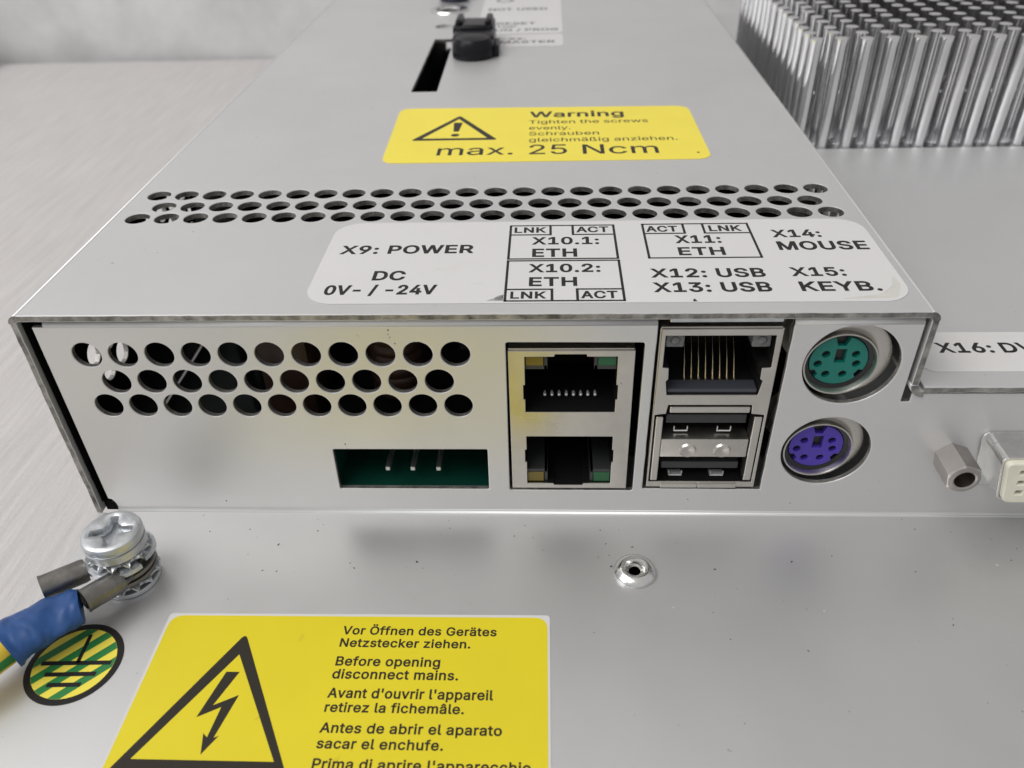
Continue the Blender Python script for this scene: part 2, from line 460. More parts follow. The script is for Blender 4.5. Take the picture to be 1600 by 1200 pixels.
# letter outlines drawn as polygons in thousandths of the letter height: advance, then one string of points per outline
GLYPHS = {
    ' ': [187],
    '!': [196, '67,160 63,509 132,509 128,160', '98,-4 89,-4 81,-1 73,3 66,9 60,16 56,24 53,32 52,41 53,50 56,58 60,66 66,73 73,79 81,83 89,86 98,86 107,86 116,83 123,79 130,73 136,66 140,58 143,50 143,41 143,32 140,24 136,16 130,9 123,3 116,-1 107,-4'],
    "'": [206, '78,318 70,509 136,509 128,318'],
    '-': [453, '337,244 337,188 114,188 114,244'],
    '.': [187, '95,-4 86,-4 78,-1 70,3 63,9 57,16 53,24 50,32 50,41 50,50 53,59 57,66 63,73 70,79 78,83 86,86 95,87 104,86 113,83 121,79 128,73 134,66 138,59 140,50 141,41 140,32 138,24 134,16 128,9 121,3 113,-1 104,-4'],
    '/': [249, '235,533 71,-76 14,-76 178,533'],
    '0': [453, '227,-7 199,-5 174,1 151,11 130,24 111,41 95,62 80,86 69,113 60,144 53,178 49,214 48,254 49,294 53,330 60,364 69,395 81,422 95,447 112,467 130,484 151,498 174,508 200,514 227,516 254,514 279,508 302,498 323,484 342,467 358,447 372,422 384,395 393,364 400,330 404,294 405,254 404,214 400,178 393,144 384,113 373,86 359,62 342,41 323,24 302,11 279,1 254,-5', '227,50 245,51 261,56 276,63 290,74 303,87 313,103 323,122 330,144 336,168 340,194 343,223 344,254 343,285 340,314 336,341 330,365 323,387 313,405 303,422 290,435 276,446 261,453 245,458 227,460 209,458 192,453 177,446 163,435 151,422 140,405 131,387 123,365 117,341 113,314 110,285 109,254 110,223 113,194 117,168 123,144 131,122 140,103 151,87 163,74 177,63 192,56 209,51'],
    '1': [453, '76,0 76,55 391,55 391,0', '276,509 276,0 212,0 212,448 209,448 86,358 86,427 198,509'],
    '2': [453, '64,0 64,47 234,229 282,282 291,294 299,305 305,316 311,327 315,337 318,348 320,360 320,371 319,385 317,397 313,408 308,419 301,428 293,436 283,443 273,449 262,454 250,457 237,459 224,460 209,459 196,457 184,453 172,447 162,441 153,433 145,424 139,413 134,402 130,390 128,376 127,362 66,362 67,384 71,405 77,424 86,442 98,459 111,473 126,486 143,496 162,505 182,511 203,514 225,516 247,514 268,511 288,505 306,497 323,486 337,474 350,461 361,445 370,428 376,411 380,392 381,372 380,358 378,345 375,331 371,318 365,304 357,290 347,275 336,259 322,241 306,223 288,202 267,180 153,60 153,57 389,57 389,0'],
    '3': [453, '218,-7 195,-6 173,-3 152,2 133,10 114,19 98,30 83,43 70,57 60,74 52,91 46,111 44,132 109,132 111,119 115,107 120,97 126,87 134,78 144,71 154,64 165,59 178,55 191,52 204,50 219,50 234,51 248,53 262,56 275,61 287,67 297,74 307,83 315,93 321,104 325,116 328,130 329,145 328,158 326,172 322,184 316,196 308,207 299,217 288,226 275,234 260,240 242,244 223,247 201,248 157,248 157,299 288,448 288,452 70,452 70,509 372,509 372,461 211,278 211,289 239,290 264,288 287,284 308,276 327,265 344,253 359,239 371,222 381,205 387,186 392,166 393,145 392,123 387,103 380,84 370,66 358,50 344,36 327,23 309,12 288,4 266,-2 243,-6'],
    '4': [453, '40,105 40,158 247,509 311,509 109,166 109,163 413,163 413,105', '282,0 282,121 282,146 282,318 343,318 343,0'],
    '5': [453, '221,-7 199,-6 178,-2 159,3 140,11 123,21 108,32 94,45 83,60 73,76 66,93 62,111 60,130 122,130 124,119 127,108 132,98 138,89 145,80 154,73 163,66 173,60 184,56 196,52 208,50 221,50 236,51 250,53 264,58 276,64 288,72 298,82 307,92 314,104 320,117 324,131 327,146 328,162 327,178 324,193 320,208 314,221 306,233 297,244 286,254 275,262 262,269 248,273 233,276 218,277 205,276 192,275 180,272 167,268 156,264 145,258 136,252 128,246 67,253 96,509 366,509 366,452 151,452 134,301 136,301 145,308 155,315 166,320 178,325 190,329 203,331 216,333 229,334 247,333 263,330 279,326 294,321 308,314 321,306 334,296 345,285 355,273 364,260 372,246 379,231 384,215 388,199 390,181 391,163 390,139 385,117 379,95 369,76 357,57 343,41 327,27 309,15 289,6 268,-1 245,-5'],
    '6': [453, '226,-7 203,-5 182,-1 161,5 142,15 125,26 109,40 96,56 84,74 75,94 69,115 65,138 64,162 65,180 68,199 73,219 80,239 89,261 102,285 118,311 137,340 252,509 322,509 151,261 145,261 165,288 196,307 205,310 214,312 224,314 235,314 257,313 278,309 298,303 316,295 332,284 346,271 359,257 370,240 378,221 384,201 388,180 389,157 388,134 384,112 377,92 368,73 356,55 343,39 327,26 310,14 291,5 271,-2 249,-6', '226,48 241,49 254,52 267,56 279,63 289,70 299,79 307,90 314,101 320,114 324,128 327,142 327,157 327,173 324,187 320,201 314,213 307,225 299,235 289,244 279,251 267,258 254,262 241,264 226,265 212,264 198,262 186,258 174,252 163,244 153,235 145,225 138,214 132,201 128,188 126,174 125,158 126,143 128,128 132,114 138,102 145,90 153,79 163,70 174,63 186,56 198,52 212,49'],
    '7': [453, '97,0 323,448 323,452 62,452 62,509 391,509 391,449 165,0'],
    '8': [453, '226,-7 201,-6 178,-2 156,3 136,11 117,21 101,33 86,47 74,62 64,78 57,96 53,115 52,135 53,151 55,166 59,181 65,195 72,208 81,220 90,231 101,241 113,249 125,256 139,261 153,265 153,267 135,273 119,282 105,293 93,308 83,324 76,342 72,360 70,380 72,399 75,417 82,434 90,450 101,464 114,477 129,488 146,498 164,506 184,511 204,514 226,516 248,514 269,511 288,506 306,498 323,488 337,477 350,464 361,450 370,434 377,417 380,399 382,380 380,361 376,342 369,324 359,308 347,293 333,282 318,273 300,267 300,265 314,261 327,256 339,249 351,241 362,231 372,220 380,208 387,195 393,181 397,166 400,151 401,135 399,115 395,96 388,78 378,62 366,47 352,33 335,21 317,11 296,3 275,-2 251,-6', '226,49 243,50 258,52 272,55 285,60 296,66 307,74 315,82 323,91 329,102 333,113 336,126 337,139 336,152 333,165 329,177 322,189 314,199 305,208 295,216 283,223 270,228 256,232 242,234 226,235 211,234 196,232 182,228 169,223 157,216 147,208 138,199 130,189 123,177 119,165 116,152 115,139 116,126 119,113 123,102 129,91 136,82 145,74 156,66 167,60 180,55 195,52 210,50', '226,290 239,290 252,292 263,296 274,300 284,306 293,313 300,321 307,330 312,341 316,351 318,363 319,376 318,388 316,399 313,410 308,420 301,429 294,437 285,444 275,449 264,454 252,457 240,459 226,460 213,459 200,457 188,454 177,449 167,444 159,437 151,429 145,420 139,410 136,399 134,388 133,376 134,363 136,351 139,341 145,330 151,321 159,313 168,306 178,300 189,296 201,292 213,290'],
    '9': [453, '226,516 249,514 271,510 291,503 310,494 328,482 343,468 356,452 368,434 377,414 384,393 388,371 389,347 388,328 385,309 380,290 373,270 363,248 350,224 334,197 315,168 200,0 130,0 301,248 307,248 287,221 257,202 248,199 238,196 228,195 218,195 195,196 175,199 155,206 137,214 121,225 106,237 94,252 83,269 74,287 68,307 65,329 64,352 65,375 69,397 75,417 85,436 96,454 110,469 125,483 143,494 162,504 182,510 203,514', '226,460 212,459 199,457 186,452 174,446 163,438 154,429 145,419 138,407 133,395 129,381 126,367 125,352 126,336 129,322 133,308 138,295 145,284 154,274 163,265 174,257 186,251 199,247 212,244 226,243 240,244 254,247 267,251 279,257 289,265 299,273 307,284 314,295 320,308 324,321 327,335 327,350 327,366 324,381 320,394 314,407 307,419 299,429 290,438 279,446 267,452 254,457 241,459'],
    ':': [187, '95,-4 86,-4 78,-1 70,3 63,9 57,16 53,24 50,32 50,41 50,50 53,59 57,66 63,73 70,79 78,83 86,86 95,87 104,86 113,83 121,79 128,73 134,66 138,59 140,50 141,41 140,32 138,24 134,16 128,9 121,3 113,-1 104,-4', '95,271 86,272 78,274 70,278 63,284 57,291 53,299 50,307 50,316 50,325 53,334 57,342 63,349 70,354 78,359 86,361 95,362 104,361 113,359 121,354 128,349 134,342 138,334 140,325 141,316 140,307 138,299 134,291 128,284 121,278 113,274 104,272'],
    'A': [479, '16,0 201,509 276,509 463,0 395,0 287,302 264,372 232,478 245,478 213,371 191,302 85,0', '110,142 110,199 370,199 370,142'],
    'B': [456, '60,0 60,509 241,509 266,508 289,504 310,499 329,491 345,481 359,469 371,456 381,442 388,426 394,410 397,392 398,374 397,358 395,344 392,331 387,320 380,310 373,301 365,293 356,286 347,280 336,275 326,270 315,267 315,262 327,261 339,257 351,252 363,245 374,237 385,227 394,216 402,203 409,189 414,173 417,155 418,136 417,117 413,100 408,83 400,67 390,52 377,39 362,28 344,18 324,10 301,4 275,1 247,0', '125,57 245,57 272,58 296,63 315,70 330,80 341,92 349,105 354,120 355,137 355,149 352,161 348,173 342,184 335,194 327,203 317,211 306,218 293,224 279,228 264,230 248,231 125,231', '125,285 238,285 252,286 265,288 277,291 288,296 299,302 308,309 316,317 323,326 329,337 333,348 335,359 336,372 334,388 330,403 323,417 313,429 299,439 283,446 263,450 240,452 125,452'],
    'C': [510, '267,-7 235,-5 205,1 177,11 150,25 126,42 104,63 86,88 70,115 57,146 48,179 42,215 40,254 42,293 48,329 57,362 70,393 86,421 104,445 126,466 150,484 177,498 205,508 235,514 267,516 286,515 305,513 323,509 340,504 357,498 373,490 388,481 402,471 415,460 427,447 438,433 448,418 456,402 463,385 469,367 473,348 408,348 405,361 401,373 395,384 389,395 382,404 375,413 366,421 357,428 348,435 337,440 327,445 315,449 304,452 292,454 280,455 267,456 245,454 223,450 203,443 184,432 166,419 150,403 137,385 125,364 116,340 109,314 105,285 103,254 105,223 109,194 116,168 125,145 137,123 151,105 166,89 184,76 203,66 223,59 245,54 267,53 280,53 292,55 304,57 315,60 327,64 337,69 348,74 357,81 366,88 375,96 382,105 389,114 395,125 401,136 405,148 408,160 473,160 469,142 463,124 457,107 448,91 438,76 428,62 416,49 402,38 388,28 373,19 357,11 341,5 323,0 305,-4 286,-6'],
    'D': [502, '219,0 96,0 96,57 215,57 244,58 272,63 296,70 318,81 337,94 354,110 368,128 379,149 388,172 394,198 398,226 399,255 398,285 394,312 388,337 379,361 368,381 354,399 338,415 320,428 299,438 275,446 249,450 221,452 93,452 93,509 225,509 261,507 294,501 325,492 353,478 377,461 399,441 418,418 433,391 446,361 455,329 460,293 462,255 460,217 455,181 446,149 433,119 417,92 398,68 376,48 351,31 322,17 291,8 256,2', '125,509 125,0 60,0 60,509'],
    'E': [418, '60,0 60,509 372,509 372,452 125,452 125,286 355,286 355,229 125,229 125,57 375,57 375,0'],
    'F': [410, '60,0 60,509 369,509 369,452 125,452 125,278 346,278 346,221 125,221 125,0'],
    'G': [520, '269,-7 236,-5 205,1 176,11 149,25 125,43 104,64 85,88 69,116 57,146 47,179 42,215 40,254 42,293 47,329 57,362 69,393 85,421 103,445 125,466 149,484 175,498 203,508 233,514 265,516 285,515 304,513 322,509 340,504 358,497 374,489 389,480 403,469 416,458 429,445 439,431 449,416 458,401 465,384 470,367 474,349 408,349 404,361 399,372 393,383 387,393 380,403 373,411 365,420 356,427 347,434 337,439 326,444 315,448 304,452 291,454 279,455 265,456 243,454 222,450 202,443 183,432 166,419 150,404 137,385 125,364 116,340 109,314 105,285 103,254 105,223 109,194 116,168 125,145 137,124 151,105 166,90 184,76 203,66 224,59 246,54 269,53 290,54 309,57 328,63 345,71 360,81 374,93 386,107 396,123 404,141 410,160 414,180 415,202 434,199 283,199 283,256 478,256 478,200 476,170 471,141 463,115 451,91 436,69 419,50 399,33 377,19 352,8 326,0 298,-5'],
    'H': [517, '60,0 60,509 125,509 125,289 392,289 392,509 457,509 457,0 392,0 392,232 125,232 125,0'],
    'I': [300, '31,0 31,57 118,57 118,452 31,452 31,509 269,509 269,452 183,452 183,57 269,57 269,0'],
    'J': [396, '185,-7 153,-4 124,3 98,15 75,33 57,55 44,81 36,111 33,145 33,173 98,173 98,145 99,123 104,104 111,88 122,74 134,64 149,56 166,51 185,50 204,51 220,56 235,64 248,74 258,88 266,104 270,123 272,145 272,509 336,509 336,145 334,111 326,81 313,55 294,33 271,15 246,3 217,-4'],
    'K': [466, '104,145 104,216 139,261 174,303 212,344 364,509 448,509 231,276 228,276', '60,0 60,509 125,509 125,334 124,225 125,193 125,0', '372,0 188,259 228,309 449,0'],
    'L': [393, '60,0 60,509 125,509 125,57 361,57 361,0'],
    'M': [628, '60,0 60,509 152,509 277,187 287,159 299,123 311,84 322,49 307,49 318,83 330,121 342,158 352,187 476,509 568,509 568,0 504,0 504,291 504,327 505,369 506,413 507,457 513,457 498,409 482,363 467,322 456,291 342,0 286,0 170,291 159,321 145,361 129,408 112,457 119,457 120,416 121,372 122,328 122,291 122,0'],
    'N': [523, '60,0 60,509 136,509 343,183 363,151 388,107 414,55 405,54 401,108 399,157 399,195 399,509 463,509 463,0 387,0 202,290 177,331 148,381 108,452 119,454 122,384 124,328 125,291 125,0'],
    'O': [533, '267,-7 235,-5 205,1 177,11 150,25 126,42 105,63 86,88 70,115 57,146 48,179 42,215 40,254 42,293 48,329 57,362 70,393 86,421 105,445 126,466 150,484 177,498 205,508 235,514 267,516 299,514 329,508 357,498 384,484 408,466 429,445 448,421 464,393 477,362 486,329 491,293 493,254 491,215 486,179 477,146 464,115 448,88 429,63 408,42 384,25 357,11 329,1 299,-5', '267,53 289,54 310,59 330,66 349,76 367,89 383,105 396,123 408,144 418,168 425,194 429,223 430,254 429,286 425,314 418,341 408,365 396,386 383,404 367,420 349,433 330,443 310,450 289,454 267,456 245,454 223,450 203,443 184,433 167,420 151,404 137,385 125,364 116,340 109,314 105,285 103,254 105,223 109,194 116,168 125,144 137,123 151,105 167,89 184,76 203,66 223,59 245,54'],
    'P': [444, '60,0 60,509 235,509 263,507 289,503 312,497 332,487 350,476 366,462 379,447 390,430 398,411 404,391 407,370 409,348 407,325 404,304 398,284 390,265 379,248 366,233 350,219 332,207 312,198 289,191 263,187 235,186 109,186 109,242 233,242 252,243 269,246 284,250 297,256 308,264 318,272 327,282 333,294 338,306 342,319 344,333 344,348 344,362 342,376 338,389 333,402 326,413 318,423 308,431 297,439 284,444 268,449 251,451 232,452 125,452 125,0'],
    'Q': [533, '245,159 313,159 369,85 384,65 468,-48 401,-48 346,27 331,46', '267,-7 235,-5 205,1 177,11 150,25 126,42 105,63 86,88 70,115 57,146 48,179 42,215 40,254 42,293 48,329 57,362 70,393 86,421 105,445 126,466 150,484 177,498 205,508 235,514 267,516 299,514 329,508 357,498 384,484 408,466 429,445 448,421 464,393 477,362 486,329 491,293 493,254 491,215 486,179 477,146 464,115 448,88 429,63 408,42 384,25 357,11 329,1 299,-5', '267,53 289,54 310,59 330,66 349,76 367,89 383,105 396,123 408,144 418,168 425,194 429,223 430,254 429,286 425,314 418,341 408,365 396,386 383,404 367,420 349,433 330,443 310,450 289,454 267,456 245,454 223,450 203,443 184,433 167,420 151,404 137,385 125,364 116,340 109,314 105,285 103,254 105,223 109,194 116,168 125,144 137,123 151,105 167,89 184,76 203,66 223,59 245,54'],
    'R': [449, '60,0 60,509 236,509 264,507 290,504 313,497 333,489 351,478 367,465 380,450 390,433 399,415 405,395 408,374 409,352 408,330 405,309 399,290 390,271 380,255 367,240 351,228 333,217 312,209 289,203 264,199 236,198 96,198 96,255 234,255 252,256 269,258 284,262 298,267 309,273 319,281 327,290 334,300 339,312 342,324 344,338 345,352 344,367 342,380 339,393 334,405 327,415 319,425 309,433 298,440 284,445 269,449 252,451 233,452 125,452 125,0', '353,0 230,229 303,229 428,0'],
    'S': [446, '224,-9 197,-8 172,-4 149,1 128,9 108,19 91,31 76,45 64,60 54,77 46,96 41,115 38,137 104,137 107,123 110,110 116,98 123,88 132,79 142,71 154,64 166,59 180,55 194,52 209,50 224,49 241,50 257,52 272,55 286,60 299,66 311,74 321,82 329,92 336,102 341,114 345,126 346,139 345,151 342,161 338,171 332,179 325,186 316,193 307,199 296,205 245,222 184,239 154,249 128,260 105,274 86,289 71,307 60,326 54,348 52,372 53,393 58,413 65,431 75,448 87,463 102,476 119,488 138,498 158,506 180,511 203,514 227,516 252,514 275,511 296,505 316,498 334,488 351,476 365,463 377,449 387,433 394,415 399,397 401,378 337,378 334,396 326,412 316,426 302,437 286,447 267,453 247,457 225,459 209,458 194,456 180,452 167,448 156,442 145,435 136,427 129,418 123,409 118,398 116,387 115,376 116,363 119,352 124,342 131,334 139,326 148,319 158,313 169,308 212,293 264,279 312,264 324,258 336,252 347,245 359,238 369,229 379,220 387,209 395,198 401,185 405,171 407,155 408,139 407,118 403,99 396,81 386,64 374,48 360,34 343,21 323,11 302,2 278,-4 252,-8'],
    'T': [448, '32,452 32,509 417,509 417,452 257,452 257,0 193,0 193,452'],
    'U': [517, '259,-8 230,-7 203,-2 177,5 154,15 133,28 114,43 98,60 85,80 74,101 66,124 62,148 60,173 60,509 124,509 124,178 125,160 128,144 133,128 141,113 150,99 160,87 173,77 187,68 203,61 220,56 239,53 259,52 279,53 298,56 315,61 331,68 345,77 357,87 368,99 377,113 384,128 389,144 392,160 393,178 393,509 457,509 457,173 456,148 451,124 443,101 433,80 419,60 403,43 384,28 363,15 340,5 315,-2 288,-7'],
    'V': [479, '204,0 16,509 84,509 192,206 215,137 248,31 235,31 267,138 290,206 395,509 463,509 278,0'],
    'W': [686, '155,0 16,509 82,509 163,196 175,145 187,94 197,40 189,40 200,94 211,145 224,196 306,509 380,509 462,196 474,145 486,94 497,40 488,40 499,94 510,145 523,196 603,509 670,509 530,0 455,0 368,323 351,391 336,475 350,475 335,395 318,323 230,0'],
    'X': [474, '18,0 217,284 217,236 29,509 104,509 178,400 204,361 223,329 243,292 232,292 252,329 272,361 298,400 374,509 446,509 259,239 259,287 456,0 382,0 292,129 268,165 250,195 230,231 244,231 225,196 206,166 182,129 91,0'],
    'Y': [472, '203,0 203,208 16,509 91,509 192,344 222,292 250,230 224,230 251,293 280,344 381,509 455,509 268,208 268,0'],
    'Z': [438, '42,0 42,46 273,385 306,431 341,476 348,454 285,452 223,452 40,452 40,509 397,509 397,462 169,129 134,81 97,33 90,54 152,57 214,57 399,57 399,0'],
    'a': [389, '160,-9 142,-8 126,-5 110,-1 94,5 80,12 68,22 57,32 48,45 40,58 35,73 31,90 30,108 31,123 34,138 38,150 43,161 50,171 58,179 67,187 78,193 89,199 100,203 112,207 125,211 178,220 234,227 265,235 276,255 276,257 275,268 273,279 271,288 267,297 262,304 256,311 248,317 240,322 230,326 220,329 208,330 196,331 183,330 171,329 159,326 149,322 118,301 100,274 41,291 48,308 57,322 67,335 79,346 91,355 104,364 118,370 133,375 148,379 163,382 179,384 194,384 239,379 251,376 263,372 275,367 286,360 296,353 306,343 315,333 322,320 329,306 333,290 336,272 337,251 337,0 277,0 277,52 272,52 252,25 244,18 236,12 226,6 215,1 203,-3 190,-6 176,-8', '170,45 187,46 202,49 216,53 228,59 239,66 248,74 257,83 263,93 269,104 272,115 275,126 276,138 276,190 259,182 231,176 200,171 175,168 134,159 125,155 117,150 110,145 103,139 98,132 95,124 93,115 92,105 92,95 94,87 98,79 102,72 107,66 114,61 121,56 130,52 139,49 149,47 159,46'],
    'b': [424, '229,-8 213,-7 198,-5 184,-1 172,4 162,10 153,17 145,24 138,31 118,59 112,59 112,0 53,0 53,509 114,509 114,319 118,319 137,346 144,353 152,360 161,367 171,373 183,378 197,381 212,384 229,384 252,383 274,378 294,371 313,361 330,347 345,332 359,313 370,293 379,270 385,245 389,218 390,189 389,160 385,133 379,108 370,84 359,64 346,45 330,29 313,16 294,5 274,-2 252,-7', '220,47 237,48 253,51 267,57 279,66 291,76 301,88 309,101 316,117 321,133 325,151 327,170 328,189 327,209 325,227 321,245 316,261 309,276 301,290 291,301 280,311 267,319 253,325 237,329 220,330 203,329 188,325 174,320 161,312 150,302 140,291 132,278 125,263 120,247 116,229 113,210 113,189 113,169 116,150 120,132 125,115 132,100 140,86 150,75 162,65 174,57 188,51 204,48'],
    'c': [395, '207,-8 182,-7 159,-2 137,6 117,16 98,30 82,46 68,64 56,85 46,108 40,133 36,159 34,187 36,216 40,243 46,268 56,291 68,312 82,330 98,346 117,360 137,371 159,378 182,383 207,384 221,384 234,383 247,380 260,377 272,373 284,368 295,362 305,356 315,349 324,341 332,332 340,322 347,312 353,301 358,289 362,277 303,262 290,289 270,311 242,325 207,330 189,329 173,325 158,319 145,310 134,300 124,287 115,274 108,258 103,242 99,224 97,206 96,187 97,169 99,151 103,134 108,117 115,102 124,89 134,76 145,66 158,57 173,51 189,48 207,46 243,52 271,66 292,89 304,117 363,102 359,90 354,78 348,67 341,56 334,46 325,37 316,29 306,21 296,15 285,9 273,4 261,-1 248,-4 235,-6 221,-8'],
    'd': [424, '195,-8 172,-7 151,-2 130,5 111,16 94,29 79,45 66,64 55,84 46,108 39,133 35,160 34,189 35,218 39,245 46,270 55,293 66,313 79,332 95,347 112,361 131,371 151,378 173,383 196,384 213,384 228,381 241,378 253,373 263,367 272,360 280,353 287,346 306,319 311,319 311,509 372,509 372,0 313,0 313,59 307,59 287,31 280,24 272,17 263,10 252,4 241,-1 227,-5 212,-7', '205,47 221,48 236,51 250,57 263,65 274,75 284,86 293,100 299,115 305,132 309,150 311,169 312,189 311,210 309,229 305,247 300,263 293,278 284,291 275,302 263,312 251,320 237,325 221,329 205,330 187,329 172,325 157,319 145,311 133,301 124,290 115,276 108,261 103,245 99,227 97,209 96,189 97,170 99,151 103,133 109,117 115,101 124,88 134,76 145,66 158,57 172,51 188,48'],
    'e': [404, '212,-8 185,-7 161,-2 138,6 117,16 98,30 82,46 68,64 56,85 46,108 40,132 35,159 34,187 35,215 39,242 46,267 55,290 67,311 81,329 97,346 115,359 135,370 157,378 180,383 205,384 221,384 236,382 251,379 266,374 280,368 294,361 307,351 319,341 331,329 341,315 350,299 357,282 363,263 368,242 370,219 371,194 371,169 75,169 75,221 338,221 310,202 309,220 307,237 303,254 298,269 291,282 283,294 273,305 263,314 250,321 237,326 222,329 205,330 189,329 173,326 159,321 146,313 135,304 125,294 116,282 109,270 103,256 99,241 97,226 96,211 96,178 97,157 100,139 104,122 110,106 118,92 128,80 139,70 151,61 165,55 179,50 195,47 212,46 224,47 234,48 244,50 254,53 263,56 271,61 278,66 285,73 292,80 297,88 302,96 306,105 365,91 360,77 353,63 345,51 335,39 324,29 311,19 298,11 283,4 266,-1 249,-5 231,-7'],
    'f': [253, '228,379 228,327 6,327 6,379', '81,0 81,432 82,447 84,461 89,474 96,486 104,496 113,505 124,513 135,519 148,524 161,527 174,529 187,530 222,527 243,521 227,468 215,472 195,474 182,473 171,470 162,466 154,460 149,452 145,443 142,431 142,419 142,0'],
    'g': [425, '207,-151 187,-150 168,-148 150,-144 134,-140 119,-134 105,-127 93,-119 82,-110 73,-101 64,-91 57,-80 51,-69 101,-41 122,-66 128,-72 136,-78 145,-83 154,-88 165,-92 178,-95 192,-97 207,-97 229,-96 249,-92 267,-85 282,-75 295,-62 304,-47 310,-28 311,-6 311,68 306,68 287,41 280,34 272,28 263,21 252,16 241,11 227,8 212,5 195,5 173,6 152,10 132,17 113,27 95,39 80,53 67,71 55,90 46,112 39,136 35,163 34,191 35,220 39,246 46,271 55,293 66,314 80,332 95,347 112,361 131,371 152,378 173,383 196,384 213,384 228,382 242,378 253,373 264,367 273,360 281,353 288,346 308,319 313,319 313,379 372,379 372,-9 371,-32 367,-54 360,-73 350,-90 338,-104 324,-117 308,-127 291,-136 271,-142 251,-147 229,-150', '205,59 222,60 237,63 251,68 264,75 275,84 285,95 293,107 300,121 305,137 309,154 312,172 312,193 312,212 309,231 305,248 300,264 293,278 285,291 275,303 264,312 251,320 237,325 222,329 205,330 188,329 172,325 158,320 145,312 134,302 124,290 115,277 109,262 103,246 99,229 97,212 96,193 97,173 99,155 103,138 109,123 116,108 124,96 134,85 145,76 158,68 172,63 188,60'],
    'h': [410, '114,227 114,0 53,0 53,509 114,509 114,287 102,287 112,312 124,332 137,349 152,362 169,372 187,379 207,383 227,384 246,383 264,380 280,376 295,369 309,360 321,349 332,336 341,321 348,304 353,285 356,264 357,240 357,0 296,0 296,235 295,256 290,275 283,291 273,304 260,315 246,323 229,328 210,329 197,328 184,326 172,322 161,317 150,311 141,303 133,293 126,283 121,271 117,257 114,243'],
    'i': [166, '53,0 53,379 114,379 114,0', '84,443 75,444 67,446 60,449 54,455 48,461 44,468 42,475 41,483 42,491 44,499 48,506 54,512 60,517 67,521 75,523 84,524 92,523 100,521 107,517 114,512 119,506 123,499 126,491 126,483 126,475 123,468 119,461 114,455 107,449 100,446 92,444'],
    'j': [166, '53,379 114,379 114,-30 113,-47 111,-63 107,-77 102,-90 95,-102 86,-113 76,-122 65,-129 52,-135 37,-139 21,-142 4,-143 -10,-143 -10,-87 2,-87 14,-86 25,-83 34,-78 40,-72 46,-64 50,-54 52,-42 53,-29', '83,443 75,444 67,446 60,449 53,455 48,461 44,468 42,475 41,483 42,491 44,499 48,506 53,512 60,517 67,521 75,523 83,524 92,523 100,521 107,517 114,512 119,506 123,499 125,491 126,483 125,475 123,468 119,461 114,455 107,449 100,446 92,444'],
    'k': [380, '110,137 110,212 121,212 284,379 360,379 184,199 177,199', '53,0 53,509 114,509 114,0', '294,0 148,186 191,229 372,0'],
    'l': [189, '139,-2 119,-1 101,3 86,10 74,20 65,33 58,47 54,65 53,84 53,509 114,509 114,99 114,87 115,77 117,68 120,62 124,58 130,54 137,53 146,52 160,53 170,54 181,3 162,-1'],
    'm': [609, '53,0 53,379 112,379 112,295 108,295 112,310 118,323 125,335 132,346 141,355 151,363 161,370 172,376 183,380 195,384 207,386 219,386 239,385 257,380 273,372 287,361 299,347 309,331 316,314 321,295 312,295 317,308 322,321 329,332 337,343 347,353 357,361 368,369 381,375 394,380 407,383 422,385 437,386 453,385 468,383 483,378 497,372 510,364 522,354 532,342 541,328 548,313 553,296 556,276 557,255 557,0 496,0 496,254 494,273 490,289 483,302 473,313 460,321 447,326 433,329 419,330 406,330 395,328 384,324 374,320 365,314 358,307 351,299 345,290 341,280 338,270 336,259 335,247 335,0 274,0 274,260 273,275 269,288 262,301 253,311 242,320 229,326 215,329 199,330 188,330 178,328 168,325 158,320 148,314 140,307 132,299 126,289 121,278 117,266 114,253 114,238 114,0'],
    'n': [409, '114,227 114,0 53,0 53,379 112,379 112,287 102,287 112,312 124,332 137,349 152,362 169,372 187,379 207,383 227,384 246,383 264,380 280,376 295,369 309,360 321,349 332,336 341,321 348,304 353,285 356,264 357,240 357,0 296,0 296,235 295,256 290,275 283,291 273,304 260,315 246,323 229,328 210,329 197,328 184,326 172,322 161,317 150,311 141,303 133,293 126,283 121,271 117,257 114,243'],
    'o': [415, '207,-8 182,-7 159,-2 137,6 117,16 98,30 82,46 68,64 56,85 46,108 40,133 36,159 34,187 36,216 40,243 46,268 56,291 68,312 82,330 98,346 117,360 137,371 159,378 182,383 207,384 233,383 256,378 278,371 299,360 317,346 333,330 347,312 359,291 369,268 376,243 380,216 381,187 380,159 376,133 369,108 359,85 347,64 333,46 317,30 299,16 278,6 256,-2 233,-7', '207,46 226,48 242,51 257,57 270,66 282,76 292,89 300,102 307,117 312,134 316,151 318,169 319,187 318,206 316,224 312,242 307,258 300,274 292,287 282,300 270,310 257,319 242,325 226,329 207,330 189,329 173,325 158,319 145,310 134,300 124,287 115,274 108,258 103,242 99,224 97,206 96,187 97,169 99,151 103,134 108,117 115,102 124,89 134,76 145,66 158,57 173,51 189,48'],
    'p': [424, '53,-143 53,379 112,379 112,319 118,319 137,346 144,353 152,360 161,367 171,373 183,378 197,381 212,384 229,384 252,383 274,378 294,371 313,361 330,347 345,332 359,313 370,293 379,270 385,245 389,218 390,189 389,160 385,133 379,108 370,84 359,64 346,45 330,29 313,16 294,5 274,-2 252,-7 229,-8 213,-7 198,-5 184,-1 173,4 162,10 153,17 145,24 138,31 118,59 114,59 114,-143', '220,47 237,48 253,51 267,57 279,66 291,76 301,88 309,101 316,117 321,133 325,151 327,170 328,189 327,209 325,227 321,245 316,261 309,276 301,290 291,301 280,311 267,319 253,325 237,329 220,330 203,329 188,325 174,320 161,312 150,302 140,291 132,278 125,263 120,247 116,229 113,210 113,189 113,169 116,150 120,132 125,115 132,100 140,86 150,75 162,65 174,57 188,51 204,48'],
